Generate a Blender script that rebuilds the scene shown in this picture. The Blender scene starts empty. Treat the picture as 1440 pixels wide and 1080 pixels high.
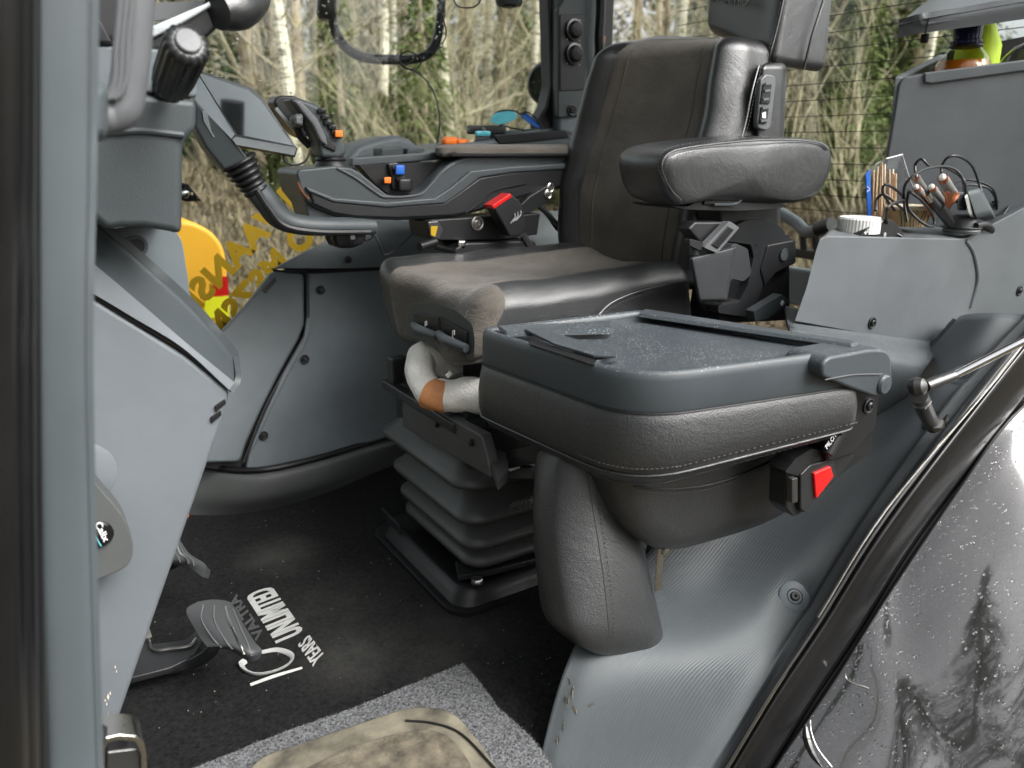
import bpy, bmesh, math, random
from mathutils import Vector, Matrix, noise
random.seed(7)
sc = bpy.context.scene
col = sc.collection
# ---------------------------------------------------------------- camera: cab frame, X = rear, Y = across the cab, Z = up
PITCH = math.radians(17.2); YAW = math.radians(32.5); FOC = 1080.0; EYE = Vector((0, 0, 0.8))
cam_d = bpy.data.cameras.new('camera'); cam = bpy.data.objects.new('camera', cam_d); col.objects.link(cam)
cam.location = EYE; cam.rotation_euler = (math.pi/2 - PITCH, 0, -YAW)
cam_d.sensor_width = 36; cam_d.lens = 27.0; cam_d.clip_start = 0.02; cam_d.clip_end = 500
cam_d.dof.use_dof = True; cam_d.dof.focus_distance = 1.25; cam_d.dof.aperture_fstop = 4.5
sc.camera = cam
CR = cam.rotation_euler.to_matrix()
def ray(px, py): return CR @ Vector(((px-720)/FOC, -(py-540)/FOC, -1.0))
def V(px, py, v): d = ray(px, py); return EYE + d*((v-EYE.y)/d.y)
def U(px, py, u): d = ray(px, py); return EYE + d*((u-EYE.x)/d.x)
def Z(px, py, z): d = ray(px, py); return EYE + d*((z-EYE.z)/d.z)
def D(px, py, t): return EYE + ray(px, py)*t
def PL(px, py, p0, n): d = ray(px, py); return EYE + d*((p0-EYE).dot(n)/d.dot(n))
def Vs(v, *pts): return [V(a, b, v) for a, b in pts]
def V3(*pts): return [V(*p) for p in pts]
# ---------------------------------------------------------------- materials
def mk(name): 
    m = bpy.data.materials.new(name); m.use_nodes = True
    return m, m.node_tree.nodes, m.node_tree.links, m.node_tree.nodes['Principled BSDF']
def mat(name, c, rough=.5, metal=0, var=.12, vscale=6, bump=None, specks=0, speck_scale=220, speck_c=(.5,.5,.48), coat=0, rvar=.1, spec=.5, sheen=0, trans=0, emis=None, c2=None, ior=1.45, coat_r=.05, dust_up=False):
    m, N, L, b = mk(name)
    tc = N.new('ShaderNodeTexCoord')
    n1 = N.new('ShaderNodeTexNoise'); n1.inputs['Scale'].default_value = vscale; n1.inputs['Detail'].default_value = 5; n1.inputs['Roughness'].default_value = .6
    L.new(tc.outputs['Object'], n1.inputs['Vector'])
    r = N.new('ShaderNodeValToRGB'); L.new(n1.outputs['Fac'], r.inputs['Fac'])
    r.color_ramp.elements[0].position = .3; r.color_ramp.elements[1].position = .7
    r.color_ramp.elements[0].color = (*[x*(1-var) for x in c], 1)
    r.color_ramp.elements[1].color = (*[min(1, x*(1+var)) for x in (c2 or c)], 1)
    out = r.outputs['Color']
    if specks:
        vo = N.new('ShaderNodeTexVoronoi'); vo.inputs['Scale'].default_value = speck_scale; L.new(tc.outputs['Object'], vo.inputs['Vector'])
        n2 = N.new('ShaderNodeTexNoise'); n2.inputs['Scale'].default_value = 9; n2.inputs['Detail'].default_value = 3; L.new(tc.outputs['Object'], n2.inputs['Vector'])
        mr = N.new('ShaderNodeMapRange'); mr.inputs['From Min'].default_value = .35; mr.inputs['From Max'].default_value = .75; mr.inputs['To Min'].default_value = specks*.25; mr.inputs['To Max'].default_value = specks
        L.new(n2.outputs['Fac'], mr.inputs['Value'])
        lt = N.new('ShaderNodeMath'); lt.operation = 'LESS_THAN'; L.new(vo.outputs['Distance'], lt.inputs[0]); L.new(mr.outputs['Result'], lt.inputs[1])
        ml = N.new('ShaderNodeMath'); ml.operation = 'MULTIPLY'; ml.inputs[1].default_value = .7; L.new(lt.outputs[0], ml.inputs[0])
        if dust_up:
            ge = N.new('ShaderNodeNewGeometry'); sx = N.new('ShaderNodeSeparateXYZ'); L.new(ge.outputs['True Normal'], sx.inputs[0]); u2 = N.new('ShaderNodeMapRange'); u2.inputs['From Min'].default_value = .1; u2.inputs['From Max'].default_value = .8; u2.inputs['To Min'].default_value = .25; L.new(sx.outputs['Z'], u2.inputs['Value']); m3 = N.new('ShaderNodeMath'); m3.operation = 'MULTIPLY'; L.new(mr.outputs['Result'], m3.inputs[0]); L.new(u2.outputs['Result'], m3.inputs[1]); L.new(m3.outputs[0], lt.inputs[1])
        mx = N.new('ShaderNodeMix'); mx.data_type = 'RGBA'; L.new(ml.outputs[0], mx.inputs['Factor']); L.new(out, mx.inputs['A']); mx.inputs['B'].default_value = (*speck_c, 1)
        out = mx.outputs['Result']
    L.new(out, b.inputs['Base Color'])
    rr = N.new('ShaderNodeMapRange'); rr.inputs['To Min'].default_value = max(0, rough-rvar); rr.inputs['To Max'].default_value = min(1, rough+rvar)
    n3 = N.new('ShaderNodeTexNoise'); n3.inputs['Scale'].default_value = 14; n3.inputs['Detail'].default_value = 6; L.new(tc.outputs['Object'], n3.inputs['Vector'])
    L.new(n3.outputs['Fac'], rr.inputs['Value']); L.new(rr.outputs['Result'], b.inputs['Roughness'])
    b.inputs['Metallic'].default_value = metal; b.inputs['Specular IOR Level'].default_value = spec; b.inputs['IOR'].default_value = ior
    b.inputs['Coat Weight'].default_value = coat; b.inputs['Coat Roughness'].default_value = coat_r
    b.inputs['Sheen Weight'].default_value = sheen; b.inputs['Transmission Weight'].default_value = trans
    if emis: b.inputs['Emission Color'].default_value = (*emis[0], 1); b.inputs['Emission Strength'].default_value = emis[1]
    prev = None
    for kind, scale, dist, strength in (bump or []):
        if kind == 'noise': t = N.new('ShaderNodeTexNoise'); t.inputs['Detail'].default_value = 4; o = 'Fac'
        elif kind == 'vor': t = N.new('ShaderNodeTexVoronoi'); o = 'Distance'
        elif kind == 'uvwave': t = N.new('ShaderNodeTexWave'); t.inputs['Distortion'].default_value = 0; o = 'Fac'
        elif kind == 'musg': t = N.new('ShaderNodeTexNoise'); t.inputs['Detail'].default_value = 8; t.inputs['Roughness'].default_value = .75; t.inputs['Distortion'].default_value = 1.2; o = 'Fac'
        t.inputs['Scale'].default_value = scale
        L.new(tc.outputs['UV' if kind == 'uvwave' else 'Object'], t.inputs['Vector'])
        bp = N.new('ShaderNodeBump'); bp.inputs['Distance'].default_value = dist; bp.inputs['Strength'].default_value = strength
        L.new(t.outputs[o], bp.inputs['Height'])
        if prev: L.new(prev.outputs['Normal'], bp.inputs['Normal'])
        prev = bp
    if prev: L.new(prev.outputs['Normal'], b.inputs['Normal'])
    return m
G = [('noise', 900, .0006, .5)]
M = {}
M['panel'] = mat('grey_plastic', (.112, .132, .143), .48, bump=G, specks=.035, vscale=7, var=.14)
M['panel_lit'] = mat('door_lit_plastic', (.145, .162, .177), .45, bump=G, specks=.03, vscale=6, var=.1)  # grey plastic with the strong door light on the pedestal put into its colour
M['panel_dark'] = mat('dark_grey_plastic', (.046, .055, .06), .45, bump=G, specks=.03)
M['black'] = mat('black_plastic', (.014, .0145, .016), .42, bump=G, specks=.04)
M['black_satin'] = mat('satin_black_plastic', (.022, .023, .025), .3, bump=[('noise', 500, .0004, .4)])
M['console'] = mat('console_plastic', (.112, .121, .13), .42, bump=G, specks=.04, vscale=7, var=.12)
M['charcoal'] = mat('charcoal_plastic', (.032, .034, .037), .4, bump=G, specks=.03)
M['pillar'] = mat('pillar_plastic', (.075, .09, .098), .45, bump=G, var=.12, specks=.03)
M['grip'] = mat('grip_plastic', (.115, .12, .127), .38, bump=G)
M['tray'] = mat('tray_plastic', (.056, .067, .075), .36, bump=[('noise', 1100, .0006, .6)], dust_up=True, specks=.3, speck_scale=230, speck_c=(.5, .52, .53), var=.1)
M['leather'] = mat('black_leather', (.021, .0225, .0245), .4, bump=[('musg', 5, .03, .12), ('vor', 700, .0009, .5)], specks=.02, speck_c=(.2,.2,.2), rvar=.06, spec=1.0, coat=.25, coat_r=.3)
M['leather_smooth'] = mat('smooth_black_leather', (.0125, .0135, .015), .36, bump=[('musg', 9, .014, .2), ('vor', 900, .0004, .35)], specks=0, spec=1.0, coat=.25, coat_r=.3)
M['suede'] = mat('brown_grey_suede', (.115, .104, .091), .95, bump=[('musg', 7, .03, .25), ('noise', 1200, .0008, .5)], sheen=.15, var=.22, vscale=9, spec=.2)
M['suede_light'] = mat('pale_suede', (.105, .095, .081), .92, bump=[('musg', 6, .06, .35), ('noise', 1200, .0008, .5)], sheen=.2, var=.25, vscale=9, spec=.2)
M['stitch'] = mat('thread', (.075, .075, .078), .7)
M['carpet'] = mat('black_carpet', (.009, .009, .01), .95, bump=[('noise', 700, .003, .8), ('noise', 60, .004, .3)], specks=.05, speck_scale=150, speck_c=(.14, .13, .12), var=.5, vscale=160, c2=(.0135, .0135, .0135), sheen=.02, spec=.04)
def smudge(m, spots):
    N = m.node_tree.nodes; L = m.node_tree.links; b = N['Principled BSDF']; src = b.inputs['Base Color'].links[0].from_socket
    g = N.new('ShaderNodeNewGeometry'); nz = N.new('ShaderNodeTexNoise'); nz.inputs['Scale'].default_value = 22; nz.inputs['Detail'].default_value = 6; L.new(g.outputs['Position'], nz.inputs['Vector'])
    for (x, y, r, k) in spots:
        d = N.new('ShaderNodeVectorMath'); d.operation = 'DISTANCE'; L.new(g.outputs['Position'], d.inputs[0]); d.inputs[1].default_value = (x, y, 0)
        mr = N.new('ShaderNodeMapRange'); mr.interpolation_type = 'SMOOTHSTEP'; mr.inputs['From Min'].default_value = r; mr.inputs['From Max'].default_value = 0; mr.inputs['To Max'].default_value = k; L.new(d.outputs['Value'], mr.inputs['Value'])
        ml = N.new('ShaderNodeMath'); ml.operation = 'MULTIPLY'; L.new(mr.outputs[0], ml.inputs[0]); L.new(nz.outputs['Fac'], ml.inputs[1])
        mx = N.new('ShaderNodeMix'); mx.data_type = 'RGBA'; L.new(ml.outputs[0], mx.inputs['Factor']); L.new(src, mx.inputs['A']); mx.inputs['B'].default_value = (.2, .2, .18, 1); src = mx.outputs['Result']
    L.new(src, b.inputs['Base Color'])
smudge(M['carpet'], [(*Z(395, 782, 0).xy, .12, .3), (*Z(490, 930, 0).xy, .11, .25), (*Z(640, 900, 0).xy, .16, .2), (*Z(470, 860, 0).xy, .22, .12)])
M['mat'] = mat('grey_mat', (.045, .046, .048), .95, bump=[('noise', 420, .004, .9)], var=.7, vscale=300, c2=(.145, .148, .154), spec=.15)
M['pedal'] = mat('pedal_rubber', (.05, .052, .054), .4, bump=G, specks=.04)
M['skirt'] = mat('rubber_skirt', (.085, .09, .09), .55, bump=G)
M['bellow'] = mat('rubber_bellows', (.06, .062, .061), .45, bump=[('noise', 300, .001, .3)], specks=.02)
M['rubber'] = mat('black_rubber', (.009, .009, .01), .42, bump=[('noise', 300, .0006, .4)])
M['gloss'] = mat('gloss_black', (.009, .009, .0095), .16, var=.3, bump=[('noise', 25, .0004, .3)], coat=.15)
M['metal'] = mat('brushed_steel', (.55, .54, .52), .28, metal=1, bump=[('noise', 200, .0006, .3)])
M['metal_dark'] = mat('dark_metal', (.12, .12, .12), .35, metal=.8, bump=[('noise', 200, .0006, .3)])
M['chrome'] = mat('polished_rod', (.75, .75, .75), .1, metal=1)
M['silver'] = mat('silver_trim', (.5, .54, .56), .3, metal=.6)
M['orange'] = mat('orange_plastic', (.85, .19, .02), .45)
M['amber'] = mat('amber_cover', (1, .48, .04), .4, specks=.03, speck_scale=60, speck_c=(.4, .15, .02), var=.05)
M['red'] = mat('red_plastic', (.6, .012, .012), .3)
M['yellow'] = mat('bright_yellow', (.9, .85, .02), .5)
M['blue'] = mat('blue_plastic', (.02, .12, .5), .4)
M['white'] = mat('white_plastic', (.75, .75, .73), .45, bump=G, var=.04)
M['cloth'] = mat('white_cloth', (.85, .83, .78), .95, bump=[('noise', 260, .003, .7), ('musg', 22, .008, .35)], var=.1, spec=.1)
M['tape'] = mat('brown_tape', (.62, .27, .11), .5, bump=[('musg', 40, .004, .5)], var=.2, vscale=30)
M['thread_white'] = mat('white_embroidery', (.45, .45, .44), .85, bump=[('noise', 500, .002, .8)])
M['thread_black'] = mat('black_embroidery', (.07, .07, .072), .35, bump=[('noise', 500, .002, .8)])
M['ochre'] = mat('yellow_lettering', (.44, .28, .003), .6, var=.05)
M['wood'] = mat('pale_wood', (.62, .42, .26), .7, var=.2, vscale=60)
M['paper'] = mat('cup_paper', (.55, .4, .22), .7)
M['cream'] = mat('cup_rim_paper', (.75, .65, .5), .7)
M['green_dark'] = mat('dark_green_print', (.03, .07, .04), .6)
M['copper'] = mat('copper_wire', (.5, .2, .11), .35, metal=.8)
M['cable'] = mat('cable_rubber', (.02, .021, .022), .4)
M['plug'] = mat('grey_plug', (.3, .3, .29), .4, metal=.4)
M['screen'] = mat('screen_glass', (.075, .085, .088), .06, metal=.85, var=.15, vscale=5, rvar=.03)
M['lens'] = mat('mirrored_blue_lens', (.15, .6, .72), .15, metal=.3)
M['navy'] = mat('navy_cap', (.012, .016, .07), .4)
M['neon'] = mat('neon_yellow', (.6, .8, .02), .6)
M['dirt'] = mat('dried_mud', (.085, .073, .054), .9, var=.35, vscale=40, c2=(.16, .138, .1), bump=[('musg', 40, .006, .7)])
M['sill'] = mat('dusty_sill_metal', (.045, .045, .042), .5, var=.6, vscale=18, c2=(.15, .135, .1), bump=[('musg', 30, .004, .5)], specks=.06)
M['icon'] = mat('white_print', (.8, .8, .8), .5)
M['icon_grey'] = mat('grey_print', (.3, .3, .3), .5)
# ribbed trim: fine ribs along the panel
M['trim'] = mat('ribbed_trim_plastic', (.070, .080, .086), .5, bump=[('uvwave', 26, .002, .26), ('noise', 900, .0005, .3)], specks=.045, speck_c=(.45, .47, .48), var=.1)
M['trim_plain'] = mat('smooth_trim_plastic', (.085, .105, .118), .4, bump=G, specks=.045)
M['trim_scuffed'] = mat('scuffed_trim_plastic', (.07, .08, .08), .45, bump=G, var=.2, specks=.09, speck_c=(.4, .38, .3))
def flake_paint():
    m, N, L, b = mk('metallic_grey_paint')
    tc = N.new('ShaderNodeTexCoord'); v = N.new('ShaderNodeTexVoronoi'); v.inputs['Scale'].default_value = 1400; L.new(tc.outputs['Object'], v.inputs['Vector'])
    r = N.new('ShaderNodeValToRGB'); L.new(v.outputs['Color'], r.inputs['Fac']); r.color_ramp.elements[0].color = (.05, .05, .05, 1); r.color_ramp.elements[1].color = (.13, .13, .13, 1)
    L.new(r.outputs['Color'], b.inputs['Base Color']); b.inputs['Metallic'].default_value = .92; b.inputs['Roughness'].default_value = .09
    b.inputs['Coat Weight'].default_value = .6; b.inputs['Coat Roughness'].default_value = .015; b.inputs['Specular IOR Level'].default_value = .1; b.inputs['Coat IOR'].default_value = 1.5
    n = N.new('ShaderNodeTexNoise'); n.inputs['Scale'].default_value = 5; n.inputs['Detail'].default_value = 0; L.new(tc.outputs['Object'], n.inputs['Vector'])
    bp = N.new('ShaderNodeBump'); bp.inputs['Distance'].default_value = .0005; bp.inputs['Strength'].default_value = .2; L.new(n.outputs['Fac'], bp.inputs['Height'])
    L.new(bp.outputs['Normal'], b.inputs['Coat Normal'])
    return m
M['paint'] = flake_paint()
def glass_mat(name, tint=(.93, .96, .95), fac=1.0):
    m = bpy.data.materials.new(name); m.use_nodes = True; N = m.node_tree.nodes; L = m.node_tree.links
    N.remove(N['Principled BSDF']); out = N['Material Output']
    t = N.new('ShaderNodeBsdfTransparent'); t.inputs['Color'].default_value = (*tint, 1)
    g = N.new('ShaderNodeBsdfGlossy'); g.inputs['Roughness'].default_value = .01
    f = N.new('ShaderNodeFresnel'); f.inputs['IOR'].default_value = 1.45
    mm = N.new('ShaderNodeMath'); mm.operation = 'MULTIPLY'; mm.inputs[1].default_value = fac; L.new(f.outputs[0], mm.inputs[0])
    ge = N.new('ShaderNodeNewGeometry'); ib = N.new('ShaderNodeMath'); ib.operation = 'SUBTRACT'; ib.inputs[0].default_value = 1; L.new(ge.outputs['Backfacing'], ib.inputs[1])
    m2 = N.new('ShaderNodeMath'); m2.operation = 'MULTIPLY'; L.new(mm.outputs[0], m2.inputs[0]); L.new(ib.outputs[0], m2.inputs[1]); mm = m2
    mx = N.new('ShaderNodeMixShader'); L.new(mm.outputs[0], mx.inputs[0]); L.new(t.outputs[0], mx.inputs[1]); L.new(g.outputs[0], mx.inputs[2]); L.new(mx.outputs[0], out.inputs['Surface'])
    return m
M['glass'] = glass_mat('window_glass')
M['bag'] = glass_mat('clear_film', (.96, .96, .96), .7)
M['bottle'] = glass_mat('clear_bottle', (.86, .86, .78), 1.3)
def water_mat():
    m, N, L, b = mk('water_drop'); b.inputs['Base Color'].default_value = (1, 1, 1, 1); b.inputs['Transmission Weight'].default_value = 1; b.inputs['Roughness'].default_value = 0; b.inputs['IOR'].default_value = 1.33
    return m
M['water'] = water_mat()
M['juice'] = mat('orange_drink', (.55, .16, .015), .15, coat=.5, var=.05)
# ---------------------------------------------------------------- object helpers
def empty(name, loc, label=None, cat=None, group=None):
    o = bpy.data.objects.new(name, None); col.objects.link(o); o.location = loc; o.empty_display_size = .05
    if label: o['label'] = label
    if cat: o['category'] = cat
    if group: o['group'] = group
    return o
def tag(o, label=None, cat=None, group=None, kind=None):
    if label: o['label'] = label
    if cat: o['category'] = cat
    if group: o['group'] = group
    if kind: o['kind'] = kind
    return o
def wloc(o):
    p = Vector((0, 0, 0))
    while o: p += o.location; o = o.parent
    return p
class MB:
    def __init__(s): s.v = []; s.f = []; s.m = []; s.uv = {}
    def add(s, vf, mi=0):
        vs, fs = vf[0], vf[1]; o = len(s.v); s.v += [Vector(x) for x in vs]; s.f += [tuple(i+o for i in f) for f in fs]
        s.m += (list(vf[2]) if len(vf) > 2 and vf[2] else [mi]*len(fs)); return s
    def build(s, name, mats, parent=None, bevel=0, segs=3, sub=0, angle=35, smooth=True, limit=30, uv=None, fix=True):
        if not isinstance(mats, (list, tuple)): mats = [mats]
        if parent: base = wloc(parent)
        else:
            n = len(s.v); base = Vector((sum(p.x for p in s.v)/n, sum(p.y for p in s.v)/n, min(p.z for p in s.v)))
        me = bpy.data.meshes.new(name); me.from_pydata([p-base for p in s.v], [], s.f)
        for p, mi in zip(me.polygons, s.m): p.material_index = min(mi, len(mats)-1)
        for m in mats: me.materials.append(M[m] if isinstance(m, str) else m)
        if fix:
            bm = bmesh.new(); bm.from_mesh(me); bmesh.ops.recalc_face_normals(bm, faces=bm.faces); bm.to_mesh(me); bm.free()
        if uv:
            l = me.uv_layers.new(name='UVMap')
            for lp in me.loops: l.data[lp.index].uv = uv[lp.vertex_index]
        if smooth:
            me.polygons.foreach_set('use_smooth', [True]*len(me.polygons))
            if not sub: me.set_sharp_from_angle(angle=math.radians(angle))
        o = bpy.data.objects.new(name, me); col.objects.link(o); o.parent = parent
        if not parent: o.location = base
        if bevel:
            b = o.modifiers.new('bevel', 'BEVEL'); b.width = bevel; b.segments = segs; b.limit_method = 'ANGLE'; b.angle_limit = math.radians(limit); b.harden_normals = False; b.use_clamp_overlap = True
            me.polygons.foreach_set('use_smooth', [True]*len(me.polygons))
            for e in me.edges: e.use_edge_sharp = False
            w = o.modifiers.new('wn', 'WEIGHTED_NORMAL'); w.keep_sharp = False; w.weight = 80
        if sub: m = o.modifiers.new('sub', 'SUBSURF'); m.levels = sub; m.render_levels = sub
        return o
def part(vf, name, mats, parent=None, **k): return MB().add(vf).build(name, mats, parent, **k)
def crs(P, n, closed=False):      # Catmull-Rom through points -> list
    P = [Vector(p) for p in P]; out = []; N_ = len(P); rng = N_ if closed else N_-1
    for i in range(rng):
        p0 = P[(i-1) % N_] if closed or i > 0 else P[0]*2-P[1]; p1 = P[i]; p2 = P[(i+1) % N_]
        p3 = P[(i+2) % N_] if closed or i+2 < N_ else P[-1]*2-P[-2]
        for k in range(n):
            t = k/n; out.append(.5*((2*p1)+(p2-p0)*t+(2*p0-5*p1+4*p2-p3)*t*t+(3*p1-p0-3*p2+p3)*t**3))
    if not closed: out.append(P[-1])
    return out
def fillet(P, r, n=5, closed=True):  # round the corners of a polygon; r number or list
    P = [Vector(p) for p in P]; out = []; N_ = len(P)
    for i in range(N_):
        ri = r[i] if isinstance(r, (list, tuple)) else r
        if (not closed and i in (0, N_-1)) or ri <= 0: out.append(P[i]); continue
        a = P[i-1]-P[i]; b = P[(i+1) % N_]-P[i]
        d = min(ri, a.length*.48, b.length*.48); A = P[i]+a.normalized()*d; B = P[i]+b.normalized()*d
        for k in range(n+1): t = k/n; out.append(A*(1-t)**2+P[i]*2*t*(1-t)+B*t*t)
    return out
def prism(poly, vec):
    poly = [Vector(p) for p in poly]; vec = Vector(vec); n = len(poly); v = poly+[p+vec for p in poly]
    return v, [tuple(range(n)), tuple(range(2*n-1, n-1, -1))]+[(i, (i+1) % n, n+(i+1) % n, n+i) for i in range(n)]
def prism2(polyA, polyB):
    n = len(polyA); return list(polyA)+list(polyB), [tuple(range(n)), tuple(range(2*n-1, n-1, -1))]+[(i, (i+1) % n, n+(i+1) % n, n+i) for i in range(n)]
def tube(P, r, seg=10, closed=False, n=6, smooth=True, cap=True, flat=1.0):
    if smooth and len(P) > 2: Q = crs(P, n, closed)
    else: Q = [Vector(p) for p in P]
    if isinstance(r, (list, tuple)):
        R_ = []
        for i in range(len(Q)):
            x = i/(len(Q)-1)*(len(r)-1); k = min(int(x), len(r)-2); R_.append(r[k]*(1-(x-k))+r[k+1]*(x-k))
    else: R_ = [r]*len(Q)
    vs = []; fs = []; N_ = len(Q); up = None
    for i, p in enumerate(Q):
        t = (Q[(i+1) % N_]-Q[i-1]) if closed else (Q[min(i+1, N_-1)]-Q[max(i-1, 0)])
        if t.length < 1e-9: t = Vector((0, 0, 1))
        t.normalize()
        if up is None: up = t.orthogonal().normalized()
        up = (up-t*up.dot(t))
        if up.length < 1e-6: up = t.orthogonal()
        up.normalize(); w = t.cross(up)
        for k in range(seg): a = 2*math.pi*k/seg; vs.append(p+(up*math.cos(a)+w*math.sin(a)*flat)*R_[i])
    for i in range(N_ if closed else N_-1):
        j = (i+1) % N_
        for k in range(seg): l = (k+1) % seg; fs.append((i*seg+k, i*seg+l, j*seg+l, j*seg+k))
    if cap and not closed: fs.append(tuple(range(seg-1, -1, -1))); fs.append(tuple((N_-1)*seg+k for k in range(seg)))
    return vs, fs
def lathe(prof, org, axis, seg=32, ribs=0, amp=0):    # prof: (radius, height)
    axis = Vector(axis).normalized(); a = axis.orthogonal().normalized(); b = axis.cross(a); org = Vector(org); vs = []; fs = []
    for r, h in prof:
        for k in range(seg):
            t = 2*math.pi*k/seg; rr = r*(1-(amp if ribs and (k*ribs*2//seg) % 2 and r > 0 else 0)); vs.append(org+axis*h+(a*math.cos(t)+b*math.sin(t))*rr)
    for i in range(len(prof)-1):
        for k in range(seg): l = (k+1) % seg; fs.append((i*seg+k, i*seg+l, (i+1)*seg+l, (i+1)*seg+k))
    fs.append(tuple(range(seg-1, -1, -1))); fs.append(tuple((len(prof)-1)*seg+k for k in range(seg)))
    return vs, fs
def box(c, s, R_=None):
    c = Vector(c); v = []
    for x in (-1, 1):
        for y in (-1, 1):
            for z in (-1, 1):
                p = Vector((x*s[0]/2, y*s[1]/2, z*s[2]/2)); v.append(c+(R_ @ p if R_ else p))
    return v, [(0, 1, 3, 2), (4, 6, 7, 5), (0, 4, 5, 1), (2, 3, 7, 6), (0, 2, 6, 4), (1, 5, 7, 3)]
def bar(a, b, w, h, up=(0, 0, 1)):   # box along a..b
    a = Vector(a); b = Vector(b); t = (b-a).normalized(); up = Vector(up); s = t.cross(up).normalized(); u2 = s.cross(t)
    v = []
    for p in (a, b):
        for i, j in ((-1, -1), (1, -1), (1, 1), (-1, 1)): v.append(p+s*w/2*i+u2*h/2*j)
    return v, [(3, 2, 1, 0), (4, 5, 6, 7), (0, 1, 5, 4), (1, 2, 6, 5), (2, 3, 7, 6), (3, 0, 4, 7)]
def rcube(c, r=(.3, .3, .3), n=8, k=5, warp=None, matf=None, post=None):
    """rounded cube mapped trilinearly on 8 corners; c[x][y][z] order 000,001,010,011,100,101,110,111"""
    if not isinstance(r, (list, tuple)): r = (r, r, r)
    def axis(ri):
        h = 1-ri; a = [-1+ri*(1-math.cos(math.pi/2*i/k)) if False else -1+ri*(i/k) for i in range(k)]
        return a+[-h+2*h*i/n for i in range(n+1)]+[-x for x in reversed(a)]
    A = [axis(x) for x in r]; vs = []; ids = {}; fs = []; mi = []; uvp = []
    def vid(p):
        key = tuple(round(x, 5) for x in p)
        if key in ids: return ids[key]
        q = [max(-(1-r[i]), min(1-r[i], p[i])) for i in range(3)]
        # map cube shell to sphere-like: use tangent remap for even arcs
        d = [(p[i]-q[i])/r[i] for i in range(3)]
        l = math.sqrt(sum(x*x for x in d)); m_ = max(abs(x) for x in d)
        if l > 1e-9:
            d2 = [math.tan(x*math.pi/4) if abs(x) <= 1 else x for x in d]; l2 = math.sqrt(sum(x*x for x in d2)); d = [x/l2 for x in d2]
        s = [q[i]+d[i]*r[i] for i in range(3)]
        if warp: s = warp(*s)
        x, y, z = [(t+1)/2 for t in s]
        w = Vector((0, 0, 0))
        for i in (0, 1):
            for j in (0, 1):
                for h in (0, 1): w += c[i*4+j*2+h]*((x if i else 1-x)*(y if j else 1-y)*(z if h else 1-z))
        if post: w = post(w, s)
        ids[key] = len(vs); vs.append(w); return ids[key]
    for ax in range(3):
        o1, o2 = [(1, 2), (2, 0), (0, 1)][ax]
        for sgn in (-1, 1):
            for i in range(len(A[o1])-1):
                for j in range(len(A[o2])-1):
                    qs = []
                    for di, dj in ((0, 0), (1, 0), (1, 1), (0, 1)):
                        p = [0, 0, 0]; p[ax] = sgn; p[o1] = A[o1][i+di]; p[o2] = A[o2][j+dj]; qs.append(vid(p))
                    if sgn < 0: qs.reverse()
                    fs.append(tuple(qs))
                    if matf:
                        p = [0, 0, 0]; p[ax] = sgn; p[o1] = (A[o1][i]+A[o1][i+1])/2; p[o2] = (A[o2][j]+A[o2][j+1])/2; mi.append(matf(*p))
    return vs, fs, mi or None
def rc_eval(c, r, p, post=None):
    if not isinstance(r, (list, tuple)): r = (r, r, r)
    q = [max(-(1-r[i]), min(1-r[i], p[i])) for i in range(3)]; d = [(p[i]-q[i])/r[i] for i in range(3)]
    d2 = [math.tan(x*math.pi/4) for x in d]; l2 = math.sqrt(sum(x*x for x in d2)) or 1; s = [q[i]+d2[i]/l2*r[i] for i in range(3)]
    x, y, z = [(t+1)/2 for t in s]; w = Vector((0, 0, 0))
    for i in (0, 1):
        for j in (0, 1):
            for h in (0, 1): w += c[i*4+j*2+h]*((x if i else 1-x)*(y if j else 1-y)*(z if h else 1-z))
    return post(w, s) if post else w
def corners(x0, x1, y0, y1, z0, z1): return [Vector((x, y, z)) for x in (x0, x1) for y in (y0, y1) for z in (z0, z1)]
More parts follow.
